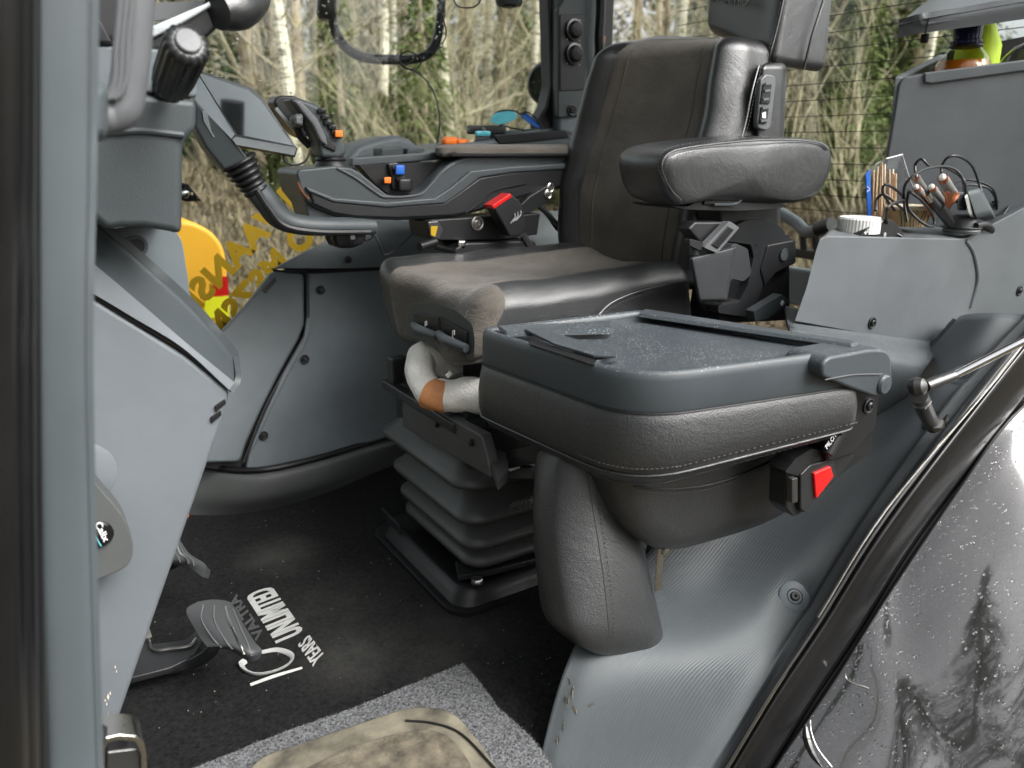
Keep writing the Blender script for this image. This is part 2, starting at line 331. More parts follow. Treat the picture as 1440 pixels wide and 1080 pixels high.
class Patch:
    def __init__(s, rows, m=10):
        s.rows = [[Vector(p) for p in r] for r in rows]; s.m = m
        across = [crs(r, m) for r in s.rows]; nc = len(across[0]); cols = [crs([a[c] for a in across], m) for c in range(nc)]
        s.g = [[cols[c][r] for c in range(nc)] for r in range(len(cols[0]))]; s.R = len(s.g); s.C = nc
    def at(s, a, b):
        x = a*(s.R-1); y = b*(s.C-1); i = min(int(x), s.R-2); j = min(int(y), s.C-2); fx = x-i; fy = y-j
        p = s.g[i][j]*(1-fx)*(1-fy)+s.g[i+1][j]*fx*(1-fy)+s.g[i][j+1]*(1-fx)*fy+s.g[i+1][j+1]*fx*fy
        n = (s.g[i+1][j]-s.g[i][j]).cross(s.g[i][j+1]-s.g[i][j])
        if n.length < 1e-12: n = Vector((0, -1, 0))
        n.normalize()
        if n.dot(EYE-p) < 0: n = -n
        return p, n
    def mesh(s, th=.01, matf=None, post=None):
        R_, C = s.R, s.C; vs = []; ns = []
        for i in range(R_):
            for j in range(C):
                p, n = s.at(i/(R_-1), j/(C-1)); ns.append(n)
                if post: p = post(p, n, i/(R_-1), j/(C-1))
                vs.append(p)
        bk = [vs[i]-ns[i]*th for i in range(len(vs))]; fs = []; mi = []
        for i in range(R_-1):
            for j in range(C-1):
                a = i*C+j; fs.append((a, a+1, a+C+1, a+C)); mi.append(matf(i/(R_-1), j/(C-1)) if matf else 0)
        k = len(fs); o = len(vs); fs += [tuple(x+o for x in reversed(f)) for f in fs[:k]]; mi += mi[:k]
        rim = [i for i in range(C)]+[r*C+C-1 for r in range(1, R_)]+[(R_-1)*C+c for c in range(C-2, -1, -1)]+[r*C for r in range(R_-2, 0, -1)]
        for q in range(len(rim)): a, b = rim[q], rim[(q+1) % len(rim)]; fs.append((b, a, a+o, b+o)); mi.append(0)
        s.uv = [(j/(C-1), i/(R_-1)) for i in range(R_) for j in range(C)]*2
        return vs+bk, fs, mi
def text_mb(s, O, ex, ey, depth=.0008, nrm=None, bold=0, space=1.0):
    """text in an affine frame: local x of text -> ex over its width, y (cap height 1) -> ey"""
    cu = bpy.data.curves.new('t', 'FONT'); cu.body = s; cu.size = 1; cu.offset = bold; cu.space_character = space; cu.resolution_u = 3
    o = bpy.data.objects.new('t', cu); dg = bpy.context.evaluated_depsgraph_get(); me = bpy.data.meshes.new_from_object(o)
    xs = [v.co.x for v in me.vertices]; ys = [v.co.y for v in me.vertices]; x0, x1, y0, y1 = min(xs), max(xs), min(ys), max(ys)
    O = Vector(O); ex = Vector(ex); ey = Vector(ey); n = nrm or ex.cross(ey).normalized()
    if n.dot(EYE-O) < 0: n = -n
    vs = [O+ex*((v.co.x-x0)/(x1-x0))+ey*((v.co.y-y0)/(y1-y0)) for v in me.vertices]; fs = [tuple(p.vertices) for p in me.polygons]
    k = len(vs); top = [v+n*depth for v in vs]; cnt = {}
    for f in fs:
        for a, b in zip(f, f[1:]+f[:1]): cnt[(a, b)] = 1
    side = [(a, b, b+k, a+k) for (a, b) in cnt if (b, a) not in cnt]
    bpy.data.objects.remove(o); bpy.data.curves.remove(cu); bpy.data.meshes.remove(me)
    return top+vs, fs+[tuple(x+k for x in reversed(f)) for f in fs]+side
def text(s, O, ex, ey, name, m, parent, **k): return part(text_mb(s, O, ex, ey, **k), name, m, parent, smooth=False, fix=False)
def stitches(path, name, parent, m='stitch', step=.0065, L_=.0042, r=.0007, off=(0, 0, 0)):
    Q = crs(path, 30); off = Vector(off); mb = MB(); acc = 0
    for a, b in zip(Q, Q[1:]):
        d = (b-a).length; acc += d
        if acc >= step: acc = 0; t = (b-a).normalized(); mb.add(tube([a+off-t*L_/2, a+off, a+off+t*L_/2], [r*.4, r, r*.4], 5, smooth=False))
    return mb.build(name, m, parent)
def seam(path, name, parent, m='leather_smooth', r=.0016): return part(tube(path, r, 6, n=12), name, m, parent)
def screw(p, n, name, parent, r=.007, m='black'):
    n = Vector(n).normalized(); mb = MB(); mb.add(lathe([(r*1.7, -.002), (r*1.7, .0006), (r*1.45, .0014), (r*1.2, .0006), (r*1.1, -.001), (r*.9, -.001), (r*.9, .003), (r*.7, .0045), (r*.35, .0045), (r*.3, .001), (.0001, .001)], p, n, 24))
    return mb.build(name, m, parent)
def disc(p, n, r, h, name, m, parent, seg=32, bev=.2):
    return part(lathe([(r, 0), (r, h*(1-bev)), (r*(1-bev*.3), h)], p, n, seg), name, m, parent)
CAMD = ray(720, 540).normalized()
# ================================================================ daylight
w = bpy.data.worlds.new('World'); sc.world = w; w.use_nodes = True
N = w.node_tree.nodes; L = w.node_tree.links; bg = N['Background']
sky = N.new('ShaderNodeTexSky'); sky.sky_type = 'NISHITA'; sky.sun_disc = False
SUN_EL = math.radians(43); SUN_AZ = math.radians(148)     # azimuth of the sun clockwise from +Y
sky.sun_elevation = SUN_EL; sky.sun_rotation = SUN_AZ; sky.air_density = 1.0; sky.dust_density = 6.0; sky.ozone_density = 1.0
hs = N.new('ShaderNodeHueSaturation'); hs.inputs['Saturation'].default_value = .15
L.new(sky.outputs[0], hs.inputs['Color']); L.new(hs.outputs[0], bg.inputs['Color']); bg.inputs['Strength'].default_value = .15
sd = bpy.data.lights.new('sun', 'SUN'); sd.energy = 1.4; sd.angle = math.radians(42); sd.color = (1, .97, .92)
so = bpy.data.objects.new('sun', sd); col.objects.link(so)
sdir = Vector((math.sin(SUN_AZ)*math.cos(SUN_EL), math.cos(SUN_AZ)*math.cos(SUN_EL), math.sin(SUN_EL)))
so.rotation_euler = sdir.to_track_quat('Z', 'Y').to_euler(); so.location = sdir*20
sc.view_settings.view_transform = 'Standard'; sc.view_settings.look = 'None'; sc.view_settings.gamma = 1; sc.view_settings.exposure = 1.3
try: sc.view_settings.use_curve_mapping = False
except Exception: pass
# ================================================================ terrain
def sstep(a, b, x): t = max(0, min(1, (x-a)/(b-a))); return t*t*(3-2*t)
def hgt(x, y):
    r = math.hypot(x, y); a = math.atan2(x, y)      # a: 0 = +Y
    if y < 0 and r > 3: return -1.3 + .25*noise.noise(Vector((x*.15, y*.15, 0)))
    left = sstep(.42, -.05, a)
    return -1.3 + sstep(4.5, 13, r)*(1.15+1.05*left) + sstep(14, 60, r)*2.5 + .22*noise.noise(Vector((x*.35, y*.35, 0)))*sstep(3, 8, r)
gm, gN, gL, gb = mk('dry_grass_ground')
tc = gN.new('ShaderNodeTexCoord'); n1 = gN.new('ShaderNodeTexNoise'); n1.inputs['Scale'].default_value = 1.3; n1.inputs['Detail'].default_value = 9; n1.inputs['Roughness'].default_value = .7; n1.inputs['Distortion'].default_value = 1
gL.new(tc.outputs['Object'], n1.inputs['Vector']); r = gN.new('ShaderNodeValToRGB'); gL.new(n1.outputs['Fac'], r.inputs['Fac'])
r.color_ramp.elements[0].position = .35; r.color_ramp.elements[0].color = (.05, .045, .025, 1); r.color_ramp.elements[1].position = .68; r.color_ramp.elements[1].color = (.17, .135, .085, 1)
e = r.color_ramp.elements.new(.5); e.color = (.14, .115, .065, 1)
gL.new(r.outputs[0], gb.inputs['Base Color']); gb.inputs['Roughness'].default_value = .95
bp = gN.new('ShaderNodeBump'); bp.inputs['Distance'].default_value = .3; gL.new(n1.outputs['Fac'], bp.inputs['Height']); gL.new(bp.outputs[0], gb.inputs['Normal'])
vs = []; fs = []; rs = [0, 2, 3.5, 5, 6, 7, 8, 9, 10, 11, 12, 13, 14, 16, 19, 23, 30, 40, 60, 90, 150, 300]; na = 96
for r_ in rs:
    for k in range(na): a = 2*math.pi*k/na; x, y = r_*math.sin(a)+.5, r_*math.cos(a)+1; vs.append((x, y, hgt(x, y)))
for i in range(len(rs)-1):
    for k in range(na): l = (k+1) % na; fs.append((i*na+k, i*na+l, (i+1)*na+l, (i+1)*na+k))
g = part((vs, fs), 'ground', gm); g['kind'] = 'structure'
# dry grass tufts
M['straw'] = mat('dry_straw', (.15, .115, .075), .9, var=.45, vscale=1.2, c2=(.19, .155, .095))
M['moss'] = mat('green_undergrowth', (.06, .085, .028), .9, var=.5, vscale=1.5, c2=(.12, .14, .05))
def polar(rmin, rmax, pxa, pxb):
    px = random.uniform(pxa, pxb); rr = math.sqrt(random.uniform(rmin**2, rmax**2)); az = YAW+math.atan((px-720)/FOC)
    return rr*math.sin(az), rr*math.cos(az)
def blades(n, rmin, rmax, pxa, pxb, hmin, hmax, name, m, wd=.012):
    vs = []; fs = []
    for i in range(n):
        x, y = polar(rmin, rmax, pxa, pxb); z = hgt(x, y)-.03; h = random.uniform(hmin, hmax); a = random.uniform(0, 6.28); lx, ly = math.cos(a), math.sin(a); b = random.uniform(.3, 1.3)*h
        sx, sy = -ly*wd*random.uniform(.5, 1.4), lx*wd; o = len(vs)
        for t in (0, .4, .75, 1):
            px_, py_, pz_ = x+lx*b*t*t, y+ly*b*t*t, z+h*(t-.35*t*t*b/h); k = (1-t*.8)
            vs += [(px_-sx*k, py_-sy*k, pz_), (px_+sx*k, py_+sy*k, pz_)]
        for q in range(3): fs.append((o+2*q, o+2*q+1, o+2*q+3, o+2*q+2))
    ob = part((vs, fs), name, m, fix=False); ob['kind'] = 'stuff'; return ob
tag(blades(26000, 5, 15, 180, 800, .05, .3, 'dry_grass', 'straw'), 'matted dry tan grass on the bank beyond the side window', 'dry grass')
tag(blades(9000, 5, 14, 1050, 1300, .15, .6, 'dry_grass', 'straw'), 'dry grass on the ground seen low through the rear window', 'dry grass')
tag(blades(16000, 12, 20, 380, 1450, .3, 1.5, 'green_undergrowth', 'moss', .03), 'green undergrowth of low evergreens between the birch trunks', 'undergrowth')
# ================================================================ trees
bk, bN, bL, bb = mk('birch_bark')
tc = bN.new('ShaderNodeTexCoord'); mp = bN.new('ShaderNodeMapping'); mp.inputs['Scale'].default_value = (3, 3, 14); bL.new(tc.outputs['Object'], mp.inputs[0])
n1 = bN.new('ShaderNodeTexNoise'); n1.inputs['Scale'].default_value = 1.2; n1.inputs['Detail'].default_value = 6; bL.new(mp.outputs[0], n1.inputs['Vector'])
r = bN.new('ShaderNodeValToRGB'); bL.new(n1.outputs['Fac'], r.inputs[0]); r.color_ramp.elements[0].position = .36; r.color_ramp.elements[0].color = (.05, .045, .035, 1); r.color_ramp.elements[1].position = .48; r.color_ramp.elements[1].color = (.62, .57, .44, 1)
bL.new(r.outputs[0], bb.inputs['Base Color']); bb.inputs['Roughness'].default_value = .85; M['birch'] = bk
M['bark'] = mat('brown_bark', (.2, .15, .1), .9, var=.4, vscale=4, c2=(.32, .27, .18))
M['twig'] = mat('pale_twigs', (.4, .36, .25), .85, var=.35, vscale=.6, c2=(.42, .37, .24))
def leafmat(name, a, b_):
    m, N, L, b = mk(name); tc = N.new('ShaderNodeTexCoord'); n = N.new('ShaderNodeTexNoise'); n.inputs['Scale'].default_value = 1.7; n.inputs['Detail'].default_value = 5; L.new(tc.outputs['Object'], n.inputs[0])
    r = N.new('ShaderNodeValToRGB'); L.new(n.outputs[0], r.inputs[0]); r.color_ramp.elements[0].position = .35; r.color_ramp.elements[1].position = .65
    r.color_ramp.elements[0].color = (*a, 1); r.color_ramp.elements[1].color = (*b_, 1); L.new(r.outputs[0], b.inputs['Base Color']); b.inputs['Roughness'].default_value = .75; b.inputs['Specular IOR Level'].default_value = .2
    return m
M['needles'] = leafmat('spruce_needles', (.03, .055, .02), (.1, .15, .045))
M['needles_pale'] = leafmat('pine_needles', (.055, .085, .025), (.16, .19, .06))
def limb(mb, p, d, L_, r, depth, seg=5, droop=0):
    pts = [p]; n = 4
    for i in range(n):
        d = (d+Vector((random.uniform(-.3, .3), random.uniform(-.3, .3), random.uniform(-.15, .25)-droop))).normalized(); pts.append(pts[-1]+d*L_/n)
    mb.add(tube(pts, [r, r*.25], seg, smooth=False, cap=False))
    if depth > 0:
        for k in range(5 if depth > 1 else 4):
            i = random.randint(1, n); dd = (d+Vector((random.uniform(-1, 1), random.uniform(-1, 1), random.uniform(-.5, .7)))).normalized()
            limb(mb, pts[i], dd, L_*random.uniform(.35, .6), r*.45, depth-1, 3, droop)
def make_bare(kind, H_, R0, nb):
    t = empty('birch_tree' if kind == 'birch' else 'bare_tree', (0, 0, 0)); mb = MB(); pts = []; x = y = 0
    for i in range(9): pts.append(Vector((x, y, H_*i/8))); x += random.uniform(-.14, .14); y += random.uniform(-.14, .14)
    mb.add(tube(pts, [R0*1.25, R0, R0*.85, R0*.5], 9, n=3)); mb.build('trunk', kind, t)
    mc = MB()
    for k in range(nb):
        f = random.uniform(.1 if kind != 'birch' else .22, .97); i = min(7, int(f*8)); p = pts[i].lerp(pts[i+1], f*8-i); a = random.uniform(0, 6.28)
        limb(mc, p, Vector((math.cos(a), math.sin(a), random.uniform(.35, 1.5))).normalized(), (1.05-f)*random.uniform(1.0, 2.4)+.4, .013*(1.2-f)+.005, 2)
    mc.build('crown', 'twig', t, fix=False); return t
def make_bush(n, H_):
    t = empty('leafless_bush', (0, 0, 0)); mc = MB()
    for k in range(n):
        a = random.uniform(0, 6.28); rr = random.uniform(0, .5); limb(mc, Vector((rr*math.cos(a), rr*math.sin(a), 0)), Vector((math.cos(a)*.45, math.sin(a)*.45, 1)).normalized(), H_*random.uniform(.6, 1.1), .014, 2, 4)
    mc.build('stems', 'twig', t, fix=False); return t
def make_spruce(H_, R_, name, m, dens=1.0, low=.04):
    t = empty(name, (0, 0, 0)); part(tube([(0, 0, 0), (.03, 0, H_*.5), (0, 0, H_)], [.15, .11, .02], 8), 'trunk', 'bark', t)
    vs = []; fs = []; nz = int(46*dens)
    for i in range(nz):
        f = low+(1-low)*(i/nz); z = H_*f; rad = R_*(1-f)**.8*random.uniform(.75, 1.15)+.08; nb = int(6+6*(1-f))
        for k in range(nb):
            a = random.uniform(0, 6.28); L_ = rad*random.uniform(.6, 1.15); ca, sa = math.cos(a), math.sin(a); dr = random.uniform(.15, .5)
            for q in range(int(15*dens)+3):
                u_ = random.uniform(.12, 1)**.7; x = ca*L_*u_; y = sa*L_*u_; zz = z-dr*L_*u_*u_+random.uniform(-.06, .06); s = random.uniform(.07, .17)
                b_ = a+random.uniform(-1.1, 1.1); dx, dy = math.cos(b_)*s, math.sin(b_)*s; ex, ey = -dy*.13, dx*.13; dz = random.uniform(-.12, .02); o = len(vs); tz = random.uniform(-.03, .03)
                vs += [(x-ex, y-ey, zz-tz), (x+ex, y+ey, zz+tz), (x+dx+ex*.4, y+dy+ey*.4, zz+dz+tz), (x+dx-ex*.4, y+dy-ey*.4, zz+dz-tz)]; fs.append((o, o+1, o+2, o+3))
    part((vs, fs), 'crown', m, t, smooth=False, fix=False); return t
protos = {'birch': [make_bare('birch', 11, .11, 26), make_bare('birch', 12, .085, 24)], 'bark': [make_bare('bark', 10, .085, 34), make_bare('bark', 9, .06, 38)],
          'bush': [make_bush(17, 2.6), make_bush(13, 3.4)], 'spruce': [make_spruce(10, 2.2, 'spruce_tree', 'needles'), make_spruce(4.5, 1.5, 'spruce_tree', 'needles', .9)], 'pine': [make_spruce(6, 1.9, 'young_pine_tree', 'needles_pale', .9)]}
used = set(); random.seed(11)
INFO = {'birch': ('birch', 'birch tree', 'pale leafless birch trunk', 'leafless birches of the wood'), 'bark': ('bare', 'bare tree', 'thin leafless brown tree', 'leafless brown trees of the wood'),
        'bush': ('bush', 'bush', 'tangled leafless bush', 'leafless bushes at the edge of the wood'), 'spruce': ('spruce', 'spruce', 'dark green spruce', 'dark spruces of the wood'), 'pine': ('pine', 'young pine', 'yellow green young conifer', 'young conifers of the wood')}
def plant(kind, i, px, dist, rz, s):
    az = YAW+math.atan((px-720)/FOC); x, y = dist*math.sin(az), dist*math.cos(az); src = protos[kind][i]; key = (kind, i)
    if key in used:
        t = src.copy(); col.objects.link(t)
        for ch in list(src.children): c = ch.copy(); col.objects.link(c); c.parent = t
    else: t = src; used.add(key)
    t.location = (x, y, hgt(x, y)-.05); t.rotation_euler = (0, 0, rz); t.scale = (s, s, s)
    where = ('behind the tilted monitor' if px < 430 else 'seen inside the round bar of the mirror frame' if px < 620 else 'between the mirror frame and the knob pillar' if px < 770 else
             'hidden mostly by the driver seat' if px < 1110 else 'seen through the heated rear window' if px < 1260 else 'behind the storage box at the right')
    far = 'near' if dist < 16 else 'farther' if dist < 22 else 'far'
    t['label'] = '%s, %s, %s' % (INFO[kind][2], far, where); t['category'] = INFO[kind][1]; t['group'] = INFO[kind][3]
for px, d_, i in ((425, 12.5, 0), (437, 13.2, 1), (372, 14, 1), (735, 15, 1), (690, 17, 0), (560, 15.5, 1), (600, 18, 1), (500, 19, 0), (640, 14, 1), (1128, 13, 1), (1190, 15, 0), (1215, 19, 1), (1240, 13.5, 1), (330, 18, 0), (540, 13.5, 1), (940, 14, 0), (1160, 20, 1), (905, 17, 1)):
    plant('birch', i, px, d_, random.uniform(0, 6), random.uniform(.7, .95))
for k in range(66):
    px = random.choice([random.uniform(230, 780)]*3+[random.uniform(860, 1300)]*2); plant('bark', k % 2, px, random.uniform(13, 27), random.uniform(0, 6), random.uniform(.8, 1.3))
for k in range(15):
    px = random.choice([random.uniform(250, 780)]*3+[random.uniform(870, 1300)]*2); plant('bush', k % 2, px, random.uniform(10.5, 18), random.uniform(0, 6), random.uniform(.7, 1.2))
for px, d_, i, s in ((300, 17, 0, 1), (355, 21, 0, 1), (465, 20, 0, .9), (520, 24, 0, 1), (585, 19, 1, .9), (655, 23, 0, .8), (720, 20, 1, 1), (765, 25, 0, 1), (395, 16, 1, .7), (880, 22, 0, .9), (960, 19, 1, 1), (1050, 20, 0, .8), (1130, 17, 1, 1), (1185, 21, 0, .62), (1225, 16, 1, 1.05), (1290, 18, 0, .7), (1100, 24, 0, .8), (250, 22, 0, 1), (200, 18, 0, 1), (615, 27, 0, .9), (490, 15.5, 1, .6), (1160, 15, 1, .8)):
    plant('spruce', i, px, d_, random.uniform(0, 6), s)
for k in range(46):
    plant('pine', 0, random.choice([random.uniform(440, 780), random.uniform(1090, 1300)]), random.uniform(11.5, 22), random.uniform(0, 6), random.uniform(.3, .62))
# the edge of the same wood behind the photographer (seen in reflections and through the screen)
for k, (x, y) in enumerate([(-9, -10), (-5, -9.5), (-1.5, -9), (1.5, -10), (4.5, -8.5), (7.5, -9.5), (10.5, -8.5), (14, -9), (-13, -8), (-17, 0), (-15, 6), (3, -12), (9, -12), (-7, -2), (-6.5, 1.2), (-8.5, -5), (-6, -5.5), (-10, 2.5), (-5.5, -.6), (-9, -1), (-5.5, 3.2)]):
    kd = ('spruce', 'birch', 'spruce')[k % 3] if k < 13 else 'spruce'; src = protos[kd][0]; t = src.copy(); col.objects.link(t)
    for ch in list(src.children): c = ch.copy(); col.objects.link(c); c.parent = t
    t.location = (x, y, -1.35); t.rotation_euler = (0, 0, k*1.3); t.scale = (1.2, 1.2, 1.25); t['label'] = INFO[kd][2]+' across the yard, outside the view'; t['category'] = INFO[kd][1]; t['group'] = INFO[kd][3]
# orange machine cover outside the glass
oc = empty('orange_cover', V(285, 470, 3.25), 'rounded orange plastic cover standing outside behind the steering column', 'machine cover')
o_ = Vs(3.2, (225, 330), (250, 310), (270, 311), (298, 325), (314, 345), (320, 370), (321, 440), (330, 475), (330, 520), (225, 520))
part(prism(fillet(o_, .03), (0, .3, 0)), 'shell', 'amber', oc, bevel=.02)
part(prism(Vs(3.192, (300, 389), (320, 389), (322, 415), (300, 417)), (0, .004, 0)), 'red_reflector', 'red', oc)
part(prism(Vs(3.19, (290, 418), (322, 417), (323, 446), (285, 448)), (0, .006, 0)), 'yellow_reflector', 'yellow', oc)
ob = empty('outside_lamp_bracket', V(268, 285, 2.3), 'small shiny black bracket outside beside the column cover', 'bracket')
part(prism(Vs(2.3, (250, 256), (264, 258), (284, 283), (262, 284), (250, 280)), (0, .03, 0)), 'arm', 'gloss', ob, bevel=.003)
part(lathe([(.012, 0), (.012, .02), (.006, .024)], V(258, 272, 2.3), (0, -1, 0), 16), 'lamp', 'chrome', ob)
# ================================================================ floor
f = part(prism([(-.35, .66, -.03), (.46, .68, -.03), (.54, .73, -.03), (.9, .9, -.03), (2.1, .95, -.03), (2.1, 1.95, -.03), (-.35, 1.95, -.03)], (0, 0, .028)), 'floor', 'black', smooth=False); f['kind'] = 'structure'
cp = empty('floor_carpet', (.4, 1.2, 0), 'black cab carpet with white embroidered anniversary lettering', 'carpet')
part(prism([(-.3, .72, -.001), (.47, .69, -.001), (.535, .735, -.001), (.9, .905, -.001), (1.2, .92, -.001), (1.2, 1.8, -.001), (-.3, 1.86, -.001)], (0, 0, .004)), 'carpet_pile', 'carpet', cp, smooth=False)
zt = .0035
def ft(s, o, e, t, name, m, **k): O = Z(*o, zt); text(s, O, Z(*e, zt)-O, Z(*t, zt)-O, name, m, cp, depth=.0016, nrm=Vector((0, 0, 1)), **k)
ft('UNLIMITED', (428, 888), (382, 824), (388, 905), 'lettering', 'thread_white', bold=.03, space=1.0)
ft('YEARS', (457, 922), (435, 893), (440, 938), 'lettering', 'thread_white', bold=.01)
ft('VALTRA', (372, 892), (333, 836), (360, 902), 'lettering', 'thread_black', bold=.02)
one = [Z(a, b, .005) for a, b in ((352, 963), (385, 951), (425, 939))]
part(tube(one, [.0022, .0026, .0018], 6, flat=.4), 'lettering', 'thread_white', cp)
zero = [Z(a, b, .005) for a, b in ((368, 917), (388, 914), (404, 918), (411, 925), (404, 935), (385, 944), (362, 948), (346, 943), (340, 935), (346, 930))]
part(tube(zero, [.003, .0045, .0055, .005, .006, .0075, .006], 6, flat=.4, n=5), 'lettering', 'thread_white', cp)
fm = empty('floor_mat', Z(560, 1010, 0), 'speckled grey offcut mat lying before the door sill', 'mat')
pts = [Z(*p, .005) for p in ((250, 1095), (400, 1035), (500, 1000), (650, 938), (672, 962), (700, 1000), (745, 1040), (775, 1080), (760, 1180), (250, 1200))]
random.seed(3); rag = []
for a, b in zip(pts, pts[1:]+pts[:1]):
    for k in range(22): rag.append(a.lerp(b, k/22)+Vector((random.uniform(-.0012, .0012), random.uniform(-.0012, .0012), 0)))
part(prism(rag, (0, 0, .007)), 'mat_pile', 'mat', fm, smooth=False)
mbf = MB()
for k in range(2600):
    i = random.random(); a, b = random.choice([(pts[0], pts[1]), (pts[1], pts[2]), (pts[2], pts[3]), (pts[3], pts[4]), (pts[4], pts[5]), (pts[5], pts[6]), (pts[6], pts[7])]); p = a.lerp(b, i)+Vector((0, 0, .005)); an = random.uniform(0, 6.28)
    d_ = Vector((math.cos(an), math.sin(an), random.uniform(-.2, .6)))*random.uniform(.002, .006); s_ = d_.cross(Vector((0, 0, 1))).normalized()*.0004; mbf.add(([p-s_, p+s_, p+d_], [(0, 1, 2)]))
mbf.build('frayed_edge', 'mat', fm, smooth=False, fix=False)
# crumbs on the carpet
cr = MB(); random.seed(5)
for k in range(170):
    p = Z(random.uniform(180, 800), random.uniform(700, 1060), .0045); s = random.uniform(.0003, .0009); cr.add(box(p, (s, s*random.uniform(.5, 2), s*.7), Matrix.Rotation(random.uniform(0, 3), 3, 'Z')))
o = cr.build('crumbs', 'cream', smooth=False); tag(o, 'tiny pale crumbs and grit scattered over the carpet', 'crumbs', kind='stuff')
# door sill step
ds = empty('door_sill', Z(560, 1080, 0), 'scuffed muddy step plate in the door opening', 'door sill')
so_ = [Z(*p, .012) for p in ((350, 1090), (440, 1048), (520, 1020), (570, 1004), (610, 1003), (640, 1012), (665, 1040), (690, 1075), (715, 1150), (350, 1220))]
part(prism(crs(so_, 4, True), (0, 0, .012)), 'sill_plate', 'sill', ds, bevel=.006)
si = [Z(*p, .026) for p in ((400, 1110), (470, 1065), (540, 1040), (590, 1030), (625, 1036), (650, 1060), (668, 1100), (660, 1180), (400, 1200))]
part(prism(crs(si, 4, True), (0, 0, .006)), 'tread', 'dirt', ds, bevel=.005)
part(tube([Z(*p, .026) for p in ((570, 1013), (610, 1017), (650, 1033), (700, 1085))], .0016, 6), 'edge_seam', 'rubber', ds)
# ================================================================ far side wall of the cab
p0 = Vector((0, 1.62, 0)); nW = Vector((0, -1, .27)).normalized()
def W(*pts): return [PL(a, b, p0, nW) for a, b in pts]
OUT = -nW*.03
sw = empty('side_wall_trim', Vector((.45, 1.7, 0)), 'grey moulded side wall panels below the window on the far side', 'side trim')
main = W((433, 382), (620, 374), (760, 372), (800, 560), (600, 606), (560, 611), (440, 645), (345, 664), (352, 628), (372, 580), (398, 530), (428, 478), (434, 460))
part(prism([p-nW*.034 for p in W((392, 381), (430, 366), (800, 362), (800, 600), (560, 612), (440, 648), (345, 666), (262, 655), (262, 560), (312, 475))], OUT), 'backing', 'rubber', sw)
part(prism(fillet(main, .012), OUT), 'lower_panel', 'panel', sw, bevel=.006)
wedge = W((384, 380), (418, 383), (428, 386), (429, 455), (420, 478), (392, 528), (366, 580), (346, 625), (338, 650), (250, 652), (250, 560), (300, 478), (345, 430))
part(prism(fillet(wedge, .01), OUT), 'corner_panel', 'panel', sw, bevel=.007)
part(prism(W((436, 448), (434, 470), (430, 482), (404, 528), (378, 580), (356, 630), (350, 634), (372, 580), (398, 524), (426, 474), (430, 446)), nW*.008), 'raised_edge', 'panel', sw, bevel=.003)
part(tube([p+nW*.003 for p in W((431, 386), (431, 458), (424, 478), (396, 528), (369, 580), (342, 650))], .0025, 6), 'panel_gap', 'rubber', sw)
cov = [V(480, 325, 1.79), V(540, 300, 1.8), V(800, 296, 1.8), V(800, 372, 1.76), V(600, 372, 1.76), V(520, 377, 1.76), V(425, 379, 1.76), V(388, 376, 1.78)]
top = [V(800, 296, 1.8), V(660, 300, 1.8), V(560, 300, 1.8), V(500, 312, 1.8)]; bot = [V(800, 370, 1.755), V(620, 371, 1.755), V(500, 377, 1.755), V(387, 377, 1.765)]
mid = [(a+b)/2+Vector((0, -.012, 0)) for a, b in zip(top, bot)]
part(Patch([top, mid, bot], 8).mesh(.03), 'upper_cover', 'panel', sw)
part(tube([p+Vector((0, -.004, 0)) for p in V3((384, 380, 1.755), (430, 383, 1.75), (500, 380, 1.75), (620, 374, 1.75), (770, 373, 1.75))], .0028, 6), 'panel_gap', 'rubber', sw)
part(prism(W((368, 408), (386, 390), (388, 396), (374, 412)), nW*-.004 if False else nW*.004), 'slot', 'black', sw)
for a, b in ((450, 408), (428, 505), (370, 612)): screw(PL(a, b, p0, nW)+nW*.006, nW, 'screw', sw, .006)
screw(V(490, 365, 1.75), nW, 'screw', sw, .005)
# skirt under the wall
r0 = [Z(*p, .105) for p in ((240, 648), (345, 664), (440, 648), (560, 612), (700, 580))]; r1 = [p+Vector((-.005, -.02, -.012)) for p in r0]
r2 = [Z(a, b, .05) for a, b in ((240, 694), (345, 702), (450, 680), (555, 640), (700, 600))]; r3 = [Z(a, b, .004) for a, b in ((240, 724), (345, 722), (450, 696), (558, 652), (700, 605))]
part(Patch([r0, r1, r2, r3], 7).mesh(.02), 'skirt', 'skirt', sw)
part(tube([p+Vector((0, -.005, .006)) for p in r0], .007, 8), 'skirt_bead', 'rubber', sw)  # black rubber bead along the top of the skirt
# window shelf beyond the arm console
sh = empty('window_shelf', V(700, 200, 1.9), 'pale grey shelf ledge under the far window with a long tray', 'shelf')
ZS = .845
def S(px, py): return Z(px, py, ZS) if False else V(px, py, 1.85)
part(prism(Vs(1.70, (590, 216), (640, 203), (700, 196), (800, 190), (880, 186), (880, 240), (590, 240)), (0, .2, 0)), 'ledge', 'panel', sh, bevel=.008)
part(prism(Vs(1.86, (690, 186), (790, 178), (880, 174), (880, 200), (690, 205)), (0, .09, 0)), 'ledge_back', 'panel', sh, bevel=.006)
tr = Vs(1.695, (694, 190), (796, 183), (802, 193), (704, 203)); part(prism(tr, (0, .01, 0)), 'tray_recess', 'black', sh, bevel=.002)
part(prism(Vs(1.80, (488, 222), (505, 204), (540, 193), (560, 190), (578, 196), (600, 214), (600, 240), (488, 240)), (0, .14, 0)), 'fender_bulge', 'panel', sh, bevel=.02)
part(prism(Vs(1.72, (536, 208), (568, 206), (568, 222), (536, 222)), (0, .05, 0)), 'switch_block', 'panel_dark', sh, bevel=.004)
part(prism(Vs(1.72, (572, 208), (598, 208), (598, 222), (572, 222)), (0, .05, 0)), 'switch_block', 'panel_dark', sh, bevel=.004)
